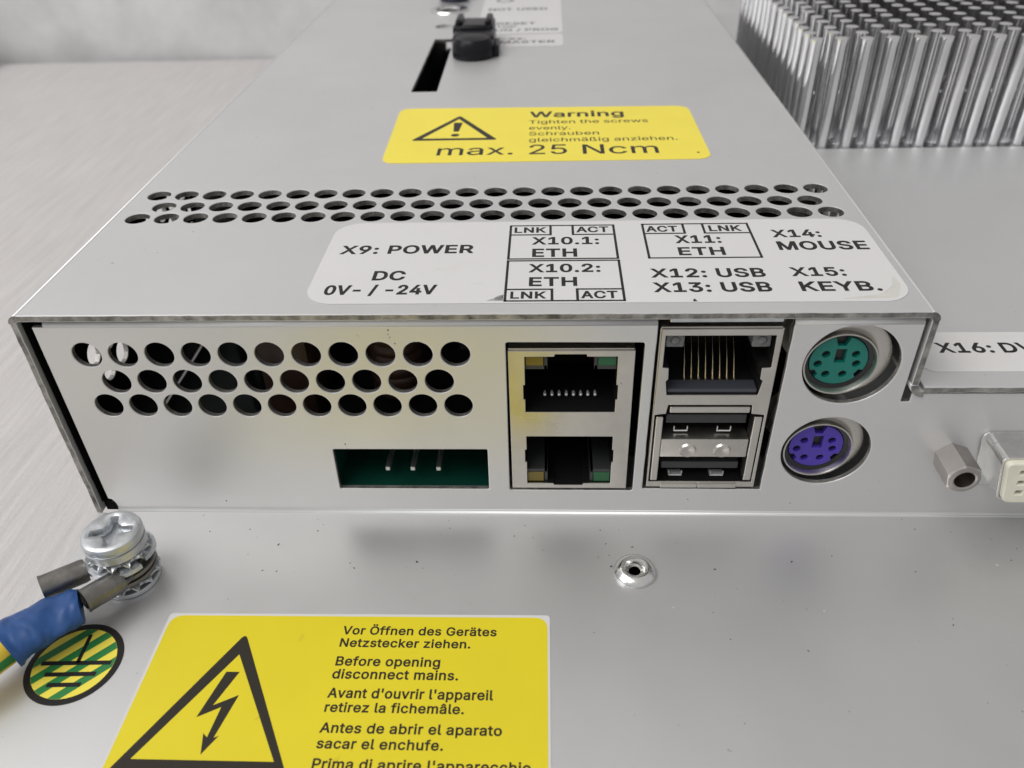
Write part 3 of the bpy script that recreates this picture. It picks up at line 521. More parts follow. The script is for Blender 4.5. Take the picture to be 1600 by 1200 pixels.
    'q': [424, '372,-143 311,-143 311,59 306,59 287,31 280,24 272,17 263,10 252,4 241,-1 227,-5 212,-7 195,-8 172,-7 151,-2 130,5 111,16 94,29 79,45 66,64 55,84 46,108 39,133 35,160 34,189 35,218 39,245 46,270 55,293 66,313 79,332 95,347 112,361 131,371 151,378 173,383 196,384 213,384 228,381 241,378 253,373 263,367 272,360 280,353 287,346 307,319 313,319 313,379 372,379', '205,47 221,48 236,51 250,57 263,65 274,75 284,86 293,100 299,115 305,132 309,150 311,169 312,189 311,210 309,229 305,247 300,263 293,278 284,291 275,302 263,312 251,320 237,325 221,329 205,330 187,329 172,325 157,319 145,311 133,301 124,290 115,276 108,261 103,245 99,227 97,209 96,189 97,170 99,151 103,133 109,117 115,101 124,88 134,76 145,66 158,57 172,51 188,48'],
    'r': [259, '53,0 53,379 112,379 112,321 115,321 122,335 130,347 140,358 152,367 166,375 181,380 196,384 213,385 229,384 243,384 243,322 230,324 207,326 194,325 182,323 170,319 159,315 149,309 140,301 132,293 126,284 121,273 117,262 114,250 114,237 114,0'],
    's': [365, '182,-8 163,-7 145,-5 128,-2 112,3 98,10 84,18 72,27 62,38 53,50 45,63 40,78 36,94 94,107 99,92 105,79 114,69 124,60 136,54 150,49 165,46 181,45 200,46 217,50 232,55 244,62 255,71 262,81 267,91 268,103 267,112 265,121 260,129 254,136 246,142 237,147 225,151 212,155 149,170 125,177 104,186 87,196 72,208 61,222 53,237 48,255 47,274 48,290 51,305 57,319 65,332 75,343 87,354 100,363 115,370 131,377 149,381 167,384 187,384 206,384 223,381 239,378 254,372 267,366 279,358 290,349 299,339 307,328 314,316 319,303 324,290 268,277 264,288 258,298 251,307 243,316 232,323 219,328 205,331 187,333 171,332 156,329 143,324 131,317 121,308 114,299 110,289 109,277 110,267 112,258 117,250 124,243 133,237 144,232 157,227 172,223 229,209 254,202 275,194 292,183 306,171 317,158 325,142 330,125 331,107 330,90 326,75 321,61 312,47 302,35 290,24 276,15 260,6 242,0 223,-5 203,-7'],
    't': [227, '204,379 204,327 6,327 6,379', '65,471 126,471 126,98 127,86 128,76 132,68 136,61 142,56 150,53 159,51 170,50 185,51 202,54 213,2 192,-3 168,-4 145,-3 125,2 107,10 92,21 80,35 72,52 67,71 65,93'],
    'u': [410, '182,-5 164,-4 146,-1 130,4 115,11 101,20 89,31 78,44 69,59 62,76 57,95 54,116 53,139 53,379 114,379 114,144 115,123 119,105 127,89 137,75 150,64 164,56 181,52 200,50 213,51 226,53 238,57 249,62 259,69 268,77 276,86 283,97 289,109 293,122 295,137 296,153 296,379 357,379 357,0 298,0 298,92 307,92 297,67 286,47 272,30 257,17 240,7 222,0 203,-4'],
    'v': [389, '163,0 17,379 84,379 165,155 187,87 206,21 184,21 203,87 224,155 305,379 371,379 226,0'],
    'w': [567, '138,0 23,379 87,379 133,214 154,137 175,41 165,41 186,135 206,214 252,379 316,379 362,214 382,136 402,41 391,41 413,135 434,214 480,379 545,379 429,0 368,0 319,172 305,225 291,280 277,338 291,338 277,280 263,225 248,172 199,0'],
    'x': [378, '21,0 171,218 171,171 29,379 100,379 147,306 179,253 207,206 175,206 202,253 233,306 282,379 352,379 209,169 209,214 358,0 287,0 231,85 200,136 173,182 205,182 178,136 148,85 91,0'],
    'y': [389, '47,-139 61,-86 71,-87 104,-89 111,-87 118,-84 124,-80 130,-74 136,-67 141,-58 146,-48 151,-36 163,-1 17,379 84,379 165,155 187,87 206,21 184,21 202,87 224,155 305,379 371,379 204,-58 198,-72 191,-85 184,-97 177,-107 168,-116 159,-124 150,-130 139,-136 128,-140 117,-143 104,-145 91,-145 65,-143'],
    'z': [380, '42,0 42,46 254,320 254,323 48,323 48,379 333,379 333,331 126,60 126,56 339,56 339,0'],
    'Ö': [533, '267,-7 235,-5 205,1 177,11 150,25 126,42 105,63 86,88 70,115 57,146 48,179 42,215 40,254 42,293 48,329 57,362 70,393 86,421 105,445 126,466 150,484 177,498 205,508 235,514 267,516 299,514 329,508 357,498 384,484 408,466 429,445 448,421 464,393 477,362 486,329 491,293 493,254 491,215 486,179 477,146 464,115 448,88 429,63 408,42 384,25 357,11 329,1 299,-5', '267,53 289,54 310,59 330,66 349,76 367,89 383,105 396,123 408,144 418,168 425,194 429,223 430,254 429,286 425,314 418,341 408,365 396,386 383,404 367,420 349,433 330,443 310,450 289,454 267,456 245,454 223,450 203,443 184,433 167,420 151,404 137,385 125,364 116,340 109,314 105,285 103,254 105,223 109,194 116,168 125,144 137,123 151,105 167,89 184,76 203,66 223,59 245,54', '339,572 331,573 323,575 317,579 310,584 305,590 301,597 299,604 298,612 299,621 301,628 305,635 310,641 317,646 323,650 331,652 339,653 347,652 355,650 361,646 368,641 373,635 376,628 379,621 379,612 379,604 376,597 373,590 368,584 361,579 355,575 347,573', '195,572 187,573 180,575 173,579 167,584 161,590 158,597 155,604 155,612 155,621 158,628 161,635 167,641 173,646 180,650 187,652 195,653 203,652 211,650 218,646 224,641 229,635 233,628 235,621 236,612 235,604 233,597 229,590 224,584 218,579 211,575 203,573'],
    'ß': [441, '122,362 122,0 60,0 60,362 63,398 70,429 82,456 99,477 120,494 143,506 169,513 197,516 213,515 229,512 245,508 260,503 275,495 289,486 301,476 312,463 320,448 327,432 331,414 332,393 331,381 330,370 328,360 325,351 309,322 292,299 285,272 286,264 288,256 292,248 297,241 327,215 362,188 370,180 378,171 385,162 391,152 396,141 400,129 402,115 403,100 402,84 399,69 394,55 386,42 377,31 366,21 354,13 340,6 324,0 307,-4 289,-6 269,-7 253,-6 237,-5 222,-2 207,1 194,6 182,10 172,15 164,20 187,74 217,58 227,55 238,52 251,50 265,50 282,51 297,53 310,58 321,64 330,72 337,81 340,92 342,104 341,114 339,123 335,131 330,139 300,167 264,194 256,201 248,209 241,218 235,227 229,237 226,247 223,259 223,272 223,282 224,291 227,299 230,306 247,329 264,353 268,360 270,368 271,378 272,388 270,405 266,420 259,432 250,442 238,449 226,455 212,458 197,459 179,457 164,453 152,446 141,435 133,422 127,405 123,386'],
    'â': [389, '160,-9 142,-8 126,-5 110,-1 94,5 80,12 68,22 57,32 48,45 40,58 35,73 31,90 30,108 31,123 34,138 38,150 43,161 50,171 58,179 67,187 78,193 89,199 100,203 112,207 125,211 178,220 234,227 265,235 276,255 276,257 275,268 273,279 271,288 267,297 262,304 256,311 248,317 240,322 230,326 220,329 208,330 196,331 183,330 171,329 159,326 149,322 118,301 100,274 41,291 48,308 57,322 67,335 79,346 91,355 104,364 118,370 133,375 148,379 163,382 179,384 194,384 239,379 251,376 263,372 275,367 286,360 296,353 306,343 315,333 322,320 329,306 333,290 336,272 337,251 337,0 277,0 277,52 272,52 252,25 244,18 236,12 226,6 215,1 203,-3 190,-6 176,-8', '170,45 187,46 202,49 216,53 228,59 239,66 248,74 257,83 263,93 269,104 272,115 275,126 276,138 276,190 259,182 231,176 200,171 175,168 134,159 125,155 117,150 110,145 103,139 98,132 95,124 93,115 92,105 92,95 94,87 98,79 102,72 107,66 114,61 121,56 130,52 139,49 149,47 159,46', '140,435 80,435 80,438 160,529 218,529 299,438 299,435 238,435 189,495'],
    'ä': [389, '160,-9 142,-8 126,-5 110,-1 94,5 80,12 68,22 57,32 48,45 40,58 35,73 31,90 30,108 31,123 34,138 38,150 43,161 50,171 58,179 67,187 78,193 89,199 100,203 112,207 125,211 178,220 234,227 265,235 276,255 276,257 275,268 273,279 271,288 267,297 262,304 256,311 248,317 240,322 230,326 220,329 208,330 196,331 183,330 171,329 159,326 149,322 118,301 100,274 41,291 48,308 57,322 67,335 79,346 91,355 104,364 118,370 133,375 148,379 163,382 179,384 194,384 239,379 251,376 263,372 275,367 286,360 296,353 306,343 315,333 322,320 329,306 333,290 336,272 337,251 337,0 277,0 277,52 272,52 252,25 244,18 236,12 226,6 215,1 203,-3 190,-6 176,-8', '170,45 187,46 202,49 216,53 228,59 239,66 248,74 257,83 263,93 269,104 272,115 275,126 276,138 276,190 259,182 231,176 200,171 175,168 134,159 125,155 117,150 110,145 103,139 98,132 95,124 93,115 92,105 92,95 94,87 98,79 102,72 107,66 114,61 121,56 130,52 139,49 149,47 159,46', '261,443 253,444 246,446 239,449 233,455 227,461 224,468 221,475 221,483 221,491 224,499 227,505 233,512 239,517 246,520 253,523 261,523 269,523 277,520 283,517 290,512 295,505 299,499 301,491 301,483 301,475 299,468 295,461 290,455 283,449 277,446 269,444', '117,443 109,444 102,446 95,449 89,455 84,461 80,468 78,475 77,483 78,491 80,499 84,505 89,512 95,517 102,520 109,523 117,523 126,523 133,520 140,517 146,512 151,505 155,499 157,491 158,483 157,475 155,468 151,461 146,455 140,449 133,446 126,444'],
}


def text(bm, s, x0, x1, yb, cap, mtx, mi=1, bold=0.0):
    """Write s so that its ink spans x0..x1 on the baseline yb with capitals cap high."""
    polys, pen = [], 0
    for ch in s:
        gl = GLYPHS[ch]
        for o in gl[1:]:
            polys.append([(pen + float(a), float(b)) for a, b in (q.split(',') for q in o.split())])
        pen += gl[0] + bold * 600
    xs = [p[0] for q in polys for p in q]
    mn, mx_ = min(xs), max(xs)
    grow = bold * cap                                    # stroke gain in mm
    sx, sy = (x1 - x0 - 2 * grow) / (mx_ - mn), (cap - grow) / 509.0
    vs, es = [], []
    for q in polys:
        pts = [Vector((x0 + grow + (a - mn) * sx, yb + grow / 2 + b * sy)) for a, b in q]
        n0, L = len(vs), len(pts)
        for k in range(L):
            d0, d1 = (pts[k] - pts[k - 1]).normalized(), (pts[(k + 1) % L] - pts[k]).normalized()
            m = Vector((-d0.y, d0.x)) + Vector((-d1.y, d1.x))
            if m.length > 1e-6:
                m.normalize()
                m *= grow / max(0.5, m.dot(Vector((-d1.y, d1.x))))
            vs.append(pts[k] + m)
            es.append((n0 + k, n0 + (k + 1) % L))
    ov, _, of, *_ = geometry.delaunay_2d_cdt([v * 10 for v in vs], es, [], 0, 1e-5)
    t = bmesh.new()
    tv = [t.verts.new((v.x / 10, v.y / 10, 0)) for v in ov]
    for f in of:
        c = sum((ov[k] for k in f), Vector((0, 0))) / (10 * len(f))
        wind = 0
        for a, b in es:
            p, q = vs[a], vs[b]
            if (p.y <= c.y) != (q.y <= c.y) and (q.x - p.x) * (c.y - p.y) / (q.y - p.y) + p.x > c.x:
                wind += 1 if q.y > p.y else -1
        if wind == 0:
            continue
        nf = t.faces.new([tv[k] for k in f])
        nf.material_index = mi
        nf.normal_update()
        if nf.normal.z < 0:
            nf.normal_flip()
    merge(bm, t, mtx)


def ln(bm, p, q, wd, mtx, mi=1):
    p, q = Vector((*p, 0)), Vector((*q, 0))
    d = (q - p).normalized()
    n = Vector((-d.y, d.x, 0)) * wd / 2
    e = d * wd / 2
    t = bmesh.new()
    f = t.faces.new([t.verts.new(v) for v in (p - e - n, q + e - n, q + e + n, p - e + n)])
    f.material_index = mi
    merge(bm, t, mtx)


def frame(bm, pts, wd, mtx, mi=1):
    for a, b in zip(pts, pts[1:] + pts[:1]):
        ln(bm, a, b, wd, mtx, mi)


# ------------------------------------------------------------------ setting: bench and wall
TZ = -30.0
bm = B()
box(bm, (-900, -500, TZ - 30), (900, 402, TZ), 0, 1.0)
o = obj('workbench', bm, 'bench', None, (0, 0, TZ))
tag(o, 'brushed pale grey metal workbench top under the opened computer', 'workbench')

wm = Matrix.Translation((-102, 398.5, 0)) @ Matrix.Rotation(math.radians(-3.6), 4, 'Z')
bm = B()
t = B()
box(t, (-1500, 6, -60), (1500, 60, 900))
merge(bm, t, wm)
o = obj('wall', bm, 'wall', None, (0, 420, TZ))
tag(o, 'pale mottled grey wall behind the metal workbench', 'wall')

bm = B()
lathe(bm, [(13, 0), (14, 3), (14, 15), (11, 19), (5, 20.5)], (-269, 389, TZ), 'Z', 28)
o = obj('dark_cap', bm, 'rubber', None, (-269, 389, TZ), smooth=40)
tag(o, 'small dark round cap standing at the foot of the pale wall', 'cap')

# ------------------------------------------------------------------ the computer
pc = empty('industrial_computer', (62, 60, TZ),
           'grey zinc-plated industrial panel computer lying face down with ports, yellow stickers and pin heat sink', 'computer')
H = 37.5             # top of the cover
Z2 = 25.3            # top of the lower step of the cover

# --- cover: top with vent holes and slot, both side walls, lower step
bm = B()
holes = []
for y, x0, n in ((40.5, 5.05, 24), (35.6, 7.85, 23), (31.0, 5.05, 24)):
    for k in range(n):
        holes.append(circle(x0 + k * 4.99, y, 2.02, 24))
slot = round_poly([(41.9, 99.6), (48.0, 99.6), (47.4, 150.0), (41.9, 150.0)], 0.6)
holes += [slot, circle(42.4, 187.0, 3.1), circle(43.2, 165.0, 2.9)]
front_edge = jag((0.9, -0.35), (124.4, -0.35), 1.1, 0.05)
top = front_edge + [(124.4, -0.35), (124.4, 232), (0.9, 232)]
sheet(bm, top, holes, 1.0, 0.12, at_z(H - 1.0), 0, 1)
# left wall, perforated
lh = []
for z in (31.2, 26.7, 22.2, 17.7):
    for k in range(10):
        lh.append(circle(13 + k * 4.99 + (2.5 if z in (26.7, 17.7) else 0), z, 2.1, 20))
lw = jag((-0.35, H - 1.2), (-0.35, -0.4), 1.0, 0.07) + [(-0.35, -0.4), (232, -0.4), (232, H - 1.2)]
sheet(bm, lw[::-1], lh, 0.9, 0.1, Matrix.Translation((-0.3, 0, 0)) @ SIDE, 0, 1)
# right wall
rh = [circle(20 + k * 5.2, 31.2, 2.0, 20) for k in range(9)]
rw = [(-0.35, H - 1.2), (-0.35, Z2 + 0.4), (232, Z2 + 0.4), (232, H - 1.2)]
sheet(bm, rw[::-1], rh, 1.0, 0.1, Matrix.Translation((124.5, 0, 0)) @ SIDE, 0, 1)


def bend(bm, c, r, t_, a0, a1, y0, y1, n=6, mi=0):
    """Quarter bend of sheet metal about an axis along Y."""
    ins, outs = [], []
    for k in range(n + 1):
        a = math.radians(a0 + (a1 - a0) * k / n)
        for lst, rr in ((ins, r), (outs, r + t_)):
            lst.append((c[0] + rr * math.cos(a), c[1] + rr * math.sin(a)))
    prof = ins + outs[::-1]
    va = [bm.verts.new((x, y0, z)) for x, z in prof]
    vb = [bm.verts.new((x, y1, z)) for x, z in prof]
    L = len(prof)
    fs = [bm.faces.new((va[k], va[(k + 1) % L], vb[(k + 1) % L], vb[k])) for k in range(L)]
    ends = [bm.faces.new(va[::-1]), bm.faces.new(vb)]
    setmat(fs, mi)
    for f in fs:
        f.smooth = True
    setmat(ends, 1)
    bmesh.ops.recalc_face_normals(bm, faces=fs + ends)


bend(bm, (0.9, H - 1.3), 0.3, 1.0, 90, 180, -0.38, 232)
bend(bm, (124.2, H - 1.3), 0.3, 1.0, 0, 90, -0.38, 232)
bend(bm, (126.6, Z2 + 0.3), 1.1, 1.0, 180, 270, -0.38, 232)
fe2 = jag((126.4, -0.35), (238, -0.35), 1.3, 0.05)
sheet(bm, fe2 + [(238, -0.35), (238, 232), (126.4, 232)], [rrect(129.4, 92.0, 214, 178, 0.8)], 1.0, 0.14, at_z(Z2 - 1.0), 0, 1)
obj('cover', bm, ['zinc', 'cut'], pc)

# --- front panel bent up from the base sheet
bm = B()
PT = 35.35
outline = [(3.4, 0.55), (3.3, 1.5), (2.9, 2.3), (2.3, 2.5), (2.3, PT), (88.85, PT)]
outline += jag((88.85, PT), (88.7, 5.3), 2.2, 0.04)[1:] + [(88.7, 5.3), (106.85, 5.25)] + jag((106.85, 5.25), (106.9, PT), 2.2, 0.04)[1:]
outline += [(106.9, PT), (123.95, PT), (123.95, 22.45), (125.15, 22.45), (125.15, 23.9), (238, 23.9), (238, 0.55)]
ph = []
for z, x0, n, p in ((30.74, 8.53, 11, 5.26), (26.06, 11.37, 10, 5.238), (21.68, 8.79, 11, 5.218)):
    for k in range(n):
        ph.append(circle(x0 + k * p + 0.05, z, 2.08, 28))
ph.append(round_poly([(41.0, 5.0), (64.75, 5.0), (64.85, 13.3), (41.1, 13.25)], 0.25, 2))
ph.append(round_poly([(68.0, 4.85), (87.2, 4.85), (87.3, 32.6), (68.2, 32.7)], 0.4, 3))
ph.append(circle(115.75, 28.72, 6.58, 48))
ph.append(circle(115.35, 13.1, 6.5, 48))
ph.append(circle(133.4, 12.6, 1.6, 16))
ph.append([(138.2, 16), (188, 16), (186.5, 8), (139.8, 8)][::-1])
sheet(bm, outline[::-1], ph, 0.9, 0.13, at_y(0.9), 0, 1)


def xbend(bm, x0, x1, c, r, t_, a0, a1, n=6, mi=0):
    """Quarter bend about an axis along X; c is (y, z)."""
    ins, outs = [], []
    for k in range(n + 1):
        a = math.radians(a0 + (a1 - a0) * k / n)
        for lst, rr in ((ins, r), (outs, r + t_)):
            lst.append((c[0] + rr * math.cos(a), c[1] + rr * math.sin(a)))
    prof = ins + outs[::-1]
    va = [bm.verts.new((x0, y, z)) for y, z in prof]
    vb = [bm.verts.new((x1, y, z)) for y, z in prof]
    L = len(prof)
    fs = [bm.faces.new((va[k], va[(k + 1) % L], vb[(k + 1) % L], vb[k])) for k in range(L)]
    ends = [bm.faces.new(va[::-1]), bm.faces.new(vb)]
    setmat(fs, mi)
    for f in fs:
        f.smooth = True
    setmat(ends, 1)
    bmesh.ops.recalc_face_normals(bm, faces=fs + ends)


# rounded top edges running back under the cover, and the fold into the base sheet
for a, b in ((3.9, 88.8), (106.95, 123.9)):
    xbend(bm, a, b, (0.95, PT - 0.02), 0.05, 0.9, 90, 180)
    box(bm, (a, 0.95, PT + 0.03), (b, 9, PT + 0.93), 0)
xbend(bm, 3.4, 238, (-0.42, 0.55), 0.42, 0.95, -90, 0)
obj('front_panel', bm, ['zinc_front', 'cut'], pc)

# --- base sheet and the body below it
bm = B()
base_ol = [(0.2, -110), (238, -110), (238, -0.42), (3.4, -0.42), (2.6, -1.1), (1.7, -0.7), (0.2, -0.6)]
sheet(bm, base_ol, [], 0.95, 0.12, at_z(-0.95), 0, 1)
obj('base_sheet', bm, ['zinc_base', 'cut'], pc)
bm = B()
box(bm, (6, -104, TZ), (232, 226, -1.0), 0, 1.2)
obj('lower_housing', bm, 'zinc', pc)

# --- board and parts inside, with black sheets added to keep it dark
bm = B()
box(bm, (3, 14, 0.2), (123.5, 225, 3.4), 0)
obj('circuit_board', bm, 'board', pc)  # assumed board, kept dark so it absorbs light inside
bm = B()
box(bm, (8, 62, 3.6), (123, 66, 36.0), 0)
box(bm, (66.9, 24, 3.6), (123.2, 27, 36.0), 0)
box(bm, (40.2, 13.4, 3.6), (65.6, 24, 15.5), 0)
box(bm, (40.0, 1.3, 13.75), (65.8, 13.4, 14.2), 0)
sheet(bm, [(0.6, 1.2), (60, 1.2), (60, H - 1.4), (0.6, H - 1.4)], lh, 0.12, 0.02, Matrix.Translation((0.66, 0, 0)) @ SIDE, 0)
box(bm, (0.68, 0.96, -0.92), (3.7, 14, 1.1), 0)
obj('inner_blackout', bm, 'void', pc)  # unseen black boxes and liner added to block light inside
bm = B()
for x, y, r, h in ((24, 26, 5, 16), (36, 29, 5, 16), (52, 30, 6, 14), (16, 40, 4, 12)):
    lathe(bm, [(r, 0), (r, h - 0.8), (r - 0.8, h)], (x, y, 3.4), 'Z', 24)
obj('capacitor', bm, 'blackgloss', pc, smooth=40)
bm = B()
box(bm, (29, 9, 3.5), (37, 20, 29), 0, 0.6)
for k in range(9):
    lathe(bm, [(4.2, 0), (4.5, 0.5), (4.5, 1.5), (4.2, 2.0)], (50, 13.5, 15.6 + k * 2.0), 'Z', 20)
obj('choke_coil', bm, 'brown', pc, smooth=40)

# ------------------------------------------------------------------ ports
def cavity(bm, x0, z0, x1, z1, y0, y1, mi=0):
    """Open-fronted box seen from the front."""
    v = [[bm.verts.new((x, y, z)) for x, z in ((x0, z0), (x1, z0), (x1, z1), (x0, z1))] for y in (y0, y1)]
    fs = [bm.faces.new((v[0][k], v[1][k], v[1][(k + 1) % 4], v[0][(k + 1) % 4])) for k in range(4)]
    fs.append(bm.faces.new(v[1][::-1]))
    setmat(fs, mi)


def poly_cavity(bm, pts, y0, y1, mi=0):
    a = [bm.verts.new((x, y0, z)) for x, z in pts]
    b = [bm.verts.new((x, y1, z)) for x, z in pts]
    L = len(pts)
    fs = [bm.faces.new((a[k], b[k], b[(k + 1) % L], a[(k + 1) % L])) for k in range(L)]
    fs.append(bm.faces.new(b))
    setmat(fs, mi)


# --- stacked pair of network jacks
bm = B()
j1 = [(70.75, 20.3), (83.75, 20.3), (83.75, 22.6), (84.0, 22.6), (84.0, 25.2), (83.75, 25.2), (83.75, 30.1), (79.5, 30.1), (79.4, 30.5),
      (75.0, 30.5), (74.9, 30.1), (70.75, 30.1), (70.75, 25.2), (70.5, 25.2), (70.5, 22.6), (70.75, 22.6)]
j2 = [(70.8, 6.1), (74.9, 6.1), (75.0, 5.75), (79.4, 5.75), (79.5, 6.1), (83.7, 6.1), (83.7, 10.5), (83.95, 10.5), (83.95, 13.0),
      (83.7, 13.0), (83.7, 15.65), (70.8, 15.65), (70.8, 13.0), (70.55, 13.0), (70.55, 10.5), (70.8, 10.5)]
sheet(bm, [(68.45, 5.1), (86.2, 5.1), (86.1, 31.05), (68.45, 31.05)], [j1, j2], 0.3, 0.06, at_y(0.6), 0, 0)
box(bm, (68.5, 0.62, 31.06), (86.0, 20, 31.3), 0)
box(bm, (68.47, 0.62, 5.0), (68.7, 20, 31.0), 0)
box(bm, (85.9, 0.62, 5.0), (86.15, 20, 31.0), 0)
eth = obj('network_port', bm, 'nickel', pc, label='stacked pair of network jacks in one nickel shell with yellow sheen')
for poly, z0, z1, up in ((j1, 20.3, 30.1, 1), (j2, 6.1, 15.65, -1)):
    bm = B()
    poly_cavity(bm, poly, 0.62, 13)
    zt, zi = (z1, z0) if up == 1 else (z0, z1)
    # stepped plastic shoulders beside the latch notch
    for a, b in ((70.8, 73.9), (80.6, 83.7)):
        box(bm, (a, 0.9, min(zt - up * 1.9, zt - up * 2.5)), (b, 12, max(zt - up * 1.9, zt - up * 2.5)), 1)
    for a, b in ((73.5, 73.95), (80.55, 81.0)):
        box(bm, (a, 0.9, min(zt, zt - up * 2.5)), (b, 12, max(zt, zt - up * 2.5)), 1)
    obj('jack', bm, ['void', 'grey'], eth)
    for a, b, m in ((70.85, 73.4, 'amber'), (81.1, 83.65, 'greenled')):
        bm = B()
        box(bm, (a, 0.75, min(zt - up * 0.05, zt - up * 1.85)), (b, 9, max(zt - up * 0.05, zt - up * 1.85)), 0, 0.08, 1)
        obj('indicator_light', bm, m, eth, label='amber indicator light' if m == 'amber' else 'green indicator light')
    if up == 1:
        for k in range(8):
            x = 73.55 + k * 1.072
            bm = B()
            tube(bm, [(x, 4.9, 20.85), (x, 4.4, 20.85), (x, 3.9, 20.75)], [0.1, 0.24, 0.27], 10)
            lathe(bm, [(0.27, -0.15), (0.26, 0.0), (0.16, 0.14), (0.03, 0.17)], (x, 3.9, 20.75), 'Y', 10)
            obj('contact', bm, 'tin', eth, smooth=60)

# --- network jack above two USB sockets
bm = B()
usb_open = [(89.6, 6.6), (89.6, 19.75), (91.2, 20.0), (91.4, 21.6), (103.35, 21.6), (103.5, 20.0), (105.35, 19.75), (105.35, 6.6)]
rj_open = [(91.0, 23.4), (90.7, 25.8), (91.0, 26.2), (90.9, 28.1), (90.05, 28.2), (90.05, 33.5), (104.95, 33.5), (105.0, 28.2), (103.75, 28.1),
           (103.8, 26.2), (104.2, 25.9), (103.85, 23.4)]
sheet(bm, [(89.3, 5.5), (105.9, 5.5), (105.6, 34.5), (89.5, 34.5)], [usb_open, rj_open], 0.3, 0.08, at_y(0.6), 0, 0)
box(bm, (89.4, 0.62, 34.52), (105.6, 20, 34.75), 0)
box(bm, (89.3, 0.62, 5.3), (89.5, 20, 34.5), 0)
box(bm, (105.6, 0.62, 5.3), (105.85, 20, 34.5), 0)
combo = obj('network_usb_port', bm, 'nickel', pc, label='network jack stacked above two USB sockets in a nickel shell')
bm = B()
poly_cavity(bm, rj_open, 0.62, 14)
obj('jack', bm, 'black', combo)
for x0 in (90.25, 102.05):
    bm = B()
    box(bm, (x0, 1.2, 31.0), (x0 + 2.6, 10, 33.3), 0, 0.25, 2)
    lathe(bm, [(0.7, 0), (0.55, 0.25), (0.2, 0.38)], (x0 + 1.3, 1.2, 32.2), 'Y', 16)
    obj('indicator_light', bm, 'clear', combo, smooth=40, label='clear indicator light')
for k in range(8):
    x = 93.9 + k * 1.03
    bm = B()
    tube(bm, [(x + 0.35 - k * 0.03, 12.5, 32.5), (x + 0.1, 6, 26.2), (x, 4.0, 23.9), (x, 3.3, 23.5)], [0.06, 0.09, 0.2, 0.26], 8)
    obj('contact', bm, 'gold', combo, smooth=60)
bm = B()
box(bm, (91.1, 0.8, 23.45), (103.8, 3.2, 24.1), 0, 0.12, 2)
obj('lip', bm, 'smoke', combo)
bm = B()
poly_cavity(bm, usb_open, 0.62, 12)
obj('usb_cavity', bm, 'void', combo)
bm = B()
box(bm, (91.65, 0.05, 20.35), (103.15, 3, 21.35), 0, 0.15, 2)
box(bm, (89.8, 0.0, 7.1), (90.85, 2.6, 19.55), 0, 0.15, 2)
box(bm, (103.95, 0.0, 7.2), (105.1, 2.6, 19.55), 0, 0.15, 2)
for a, b in ((91.4, 97.1), (97.2, 103.1)):
    box(bm, (a, 0.0, 5.55), (b, 2.5, 6.35), 0, 0.12, 2)
obj('shell_flange', bm, 'nickel', combo)
bm = B()
box(bm, (90.9, 0.2, 11.75), (103.8, 8, 15.25), 0, 0.15, 2)
for x in (95.0, 100.1):
    lathe(bm, [(1.35, -0.05), (1.1, 0.3), (0.55, 0.22), (0.3, 0.05)], (x, 0.2, 13.1), 'Y', 18)
obj('usb_divider', bm, 'nickel', combo, smooth=40)
for z0, z1 in ((17.3, 18.9), (8.3, 9.6)):
    bm = B()
    box(bm, (91.5, 1.5, z0), (103.3, 10, z1), 0, 0.1, 1)
    obj('usb_tongue', bm, 'grey', combo)
for z in (15.6, 6.6):
    for x in (92.8, 99.2):
        bm = B()
        box(bm, (x, 1.6, z), (x + 2.1, 1.85 if z > 10 else 3.0, z + 0.22), 0, 0.06, 1)
        for dx in (0, 1.95):
            box(bm, (x + dx, 1.6, z + 0.2), (x + dx + 0.15, 1.85, z + 0.95), 0)
        obj('usb_spring', bm, 'tin', combo)
# shiny earthing strip above the port
bm = B()
box(bm, (90.4, 0.2, 35.65), (105.5, 6, 36.45), 0, 0.2, 2)
obj('earthing_strip', bm, 'zincplate', pc)

# --- round mini-DIN sockets
def minidin(name, cx, cz, ox, m, label):
    bm = B()
    rx = cx + ox
    sheet(bm, circle(cx - 0.3, cz + 0.15, 6.3, 56), [circle(rx, cz - 0.25, 5.05, 48)], 6, 0.25, at_y(7.6), 0)
    lathe(bm, [(6.1, -8), (4.7, -7.9), (4.7, 0.8), (4.85, 1.15), (5.05, 1.15), (5.22, 0.8), (5.22, -0.3)], (rx, 1.7, cz - 0.25), 'Y', 48, 0, False)
    root = obj(name, bm, 'nickel', pc, smooth=35, label=label)
    bm = B()
    lathe(bm, [(4.68, 0.2), (4.1, 0.0), (4.0, -0.4), (3.9, -6)], (rx, 1.7, cz - 0.25), 'Y', 40, 0, False)
    lathe(bm, [(4.68, -6), (4.6, -0.6), (0.1, -0.6)], (rx, 1.7, cz - 0.25), 'Y', 40, 0, False)
    obj('sleeve', bm, 'black', root, smooth=35)
    bm = B()
    R_ = 3.98
    ol = []
    key = ((90, 12.5, 1.5), (215, 8, 0.6), (325, 8, 0.6))
    for d in range(0, 360, 3):
        r = R_
        for kd, hw, dep in key:
            if abs(d - kd) <= hw:
                r = R_ - dep
        ol.append((rx + r * math.cos(math.radians(d)), cz - 0.25 + r * math.sin(math.radians(d))))
    hs = []
    for px, pz in ((-1.9, 1.05), (2.2, 1.05), (-2.75, -0.55), (2.55, -0.55), (-1.35, -2.3), (1.0, -2.3)):
        hs.append(circle(rx + px, cz - 0.25 + pz, 0.57, 16))
    hs.append([(rx - 0.6, cz - 0.6), (rx + 0.85, cz - 0.6), (rx + 0.85, cz + 1.65), (rx - 0.6, cz + 1.65)])
    sheet(bm, ol, hs, 2.2, 0.1, at_y(1.55 + 2.2), 0)
    obj('insert', bm, m, root)


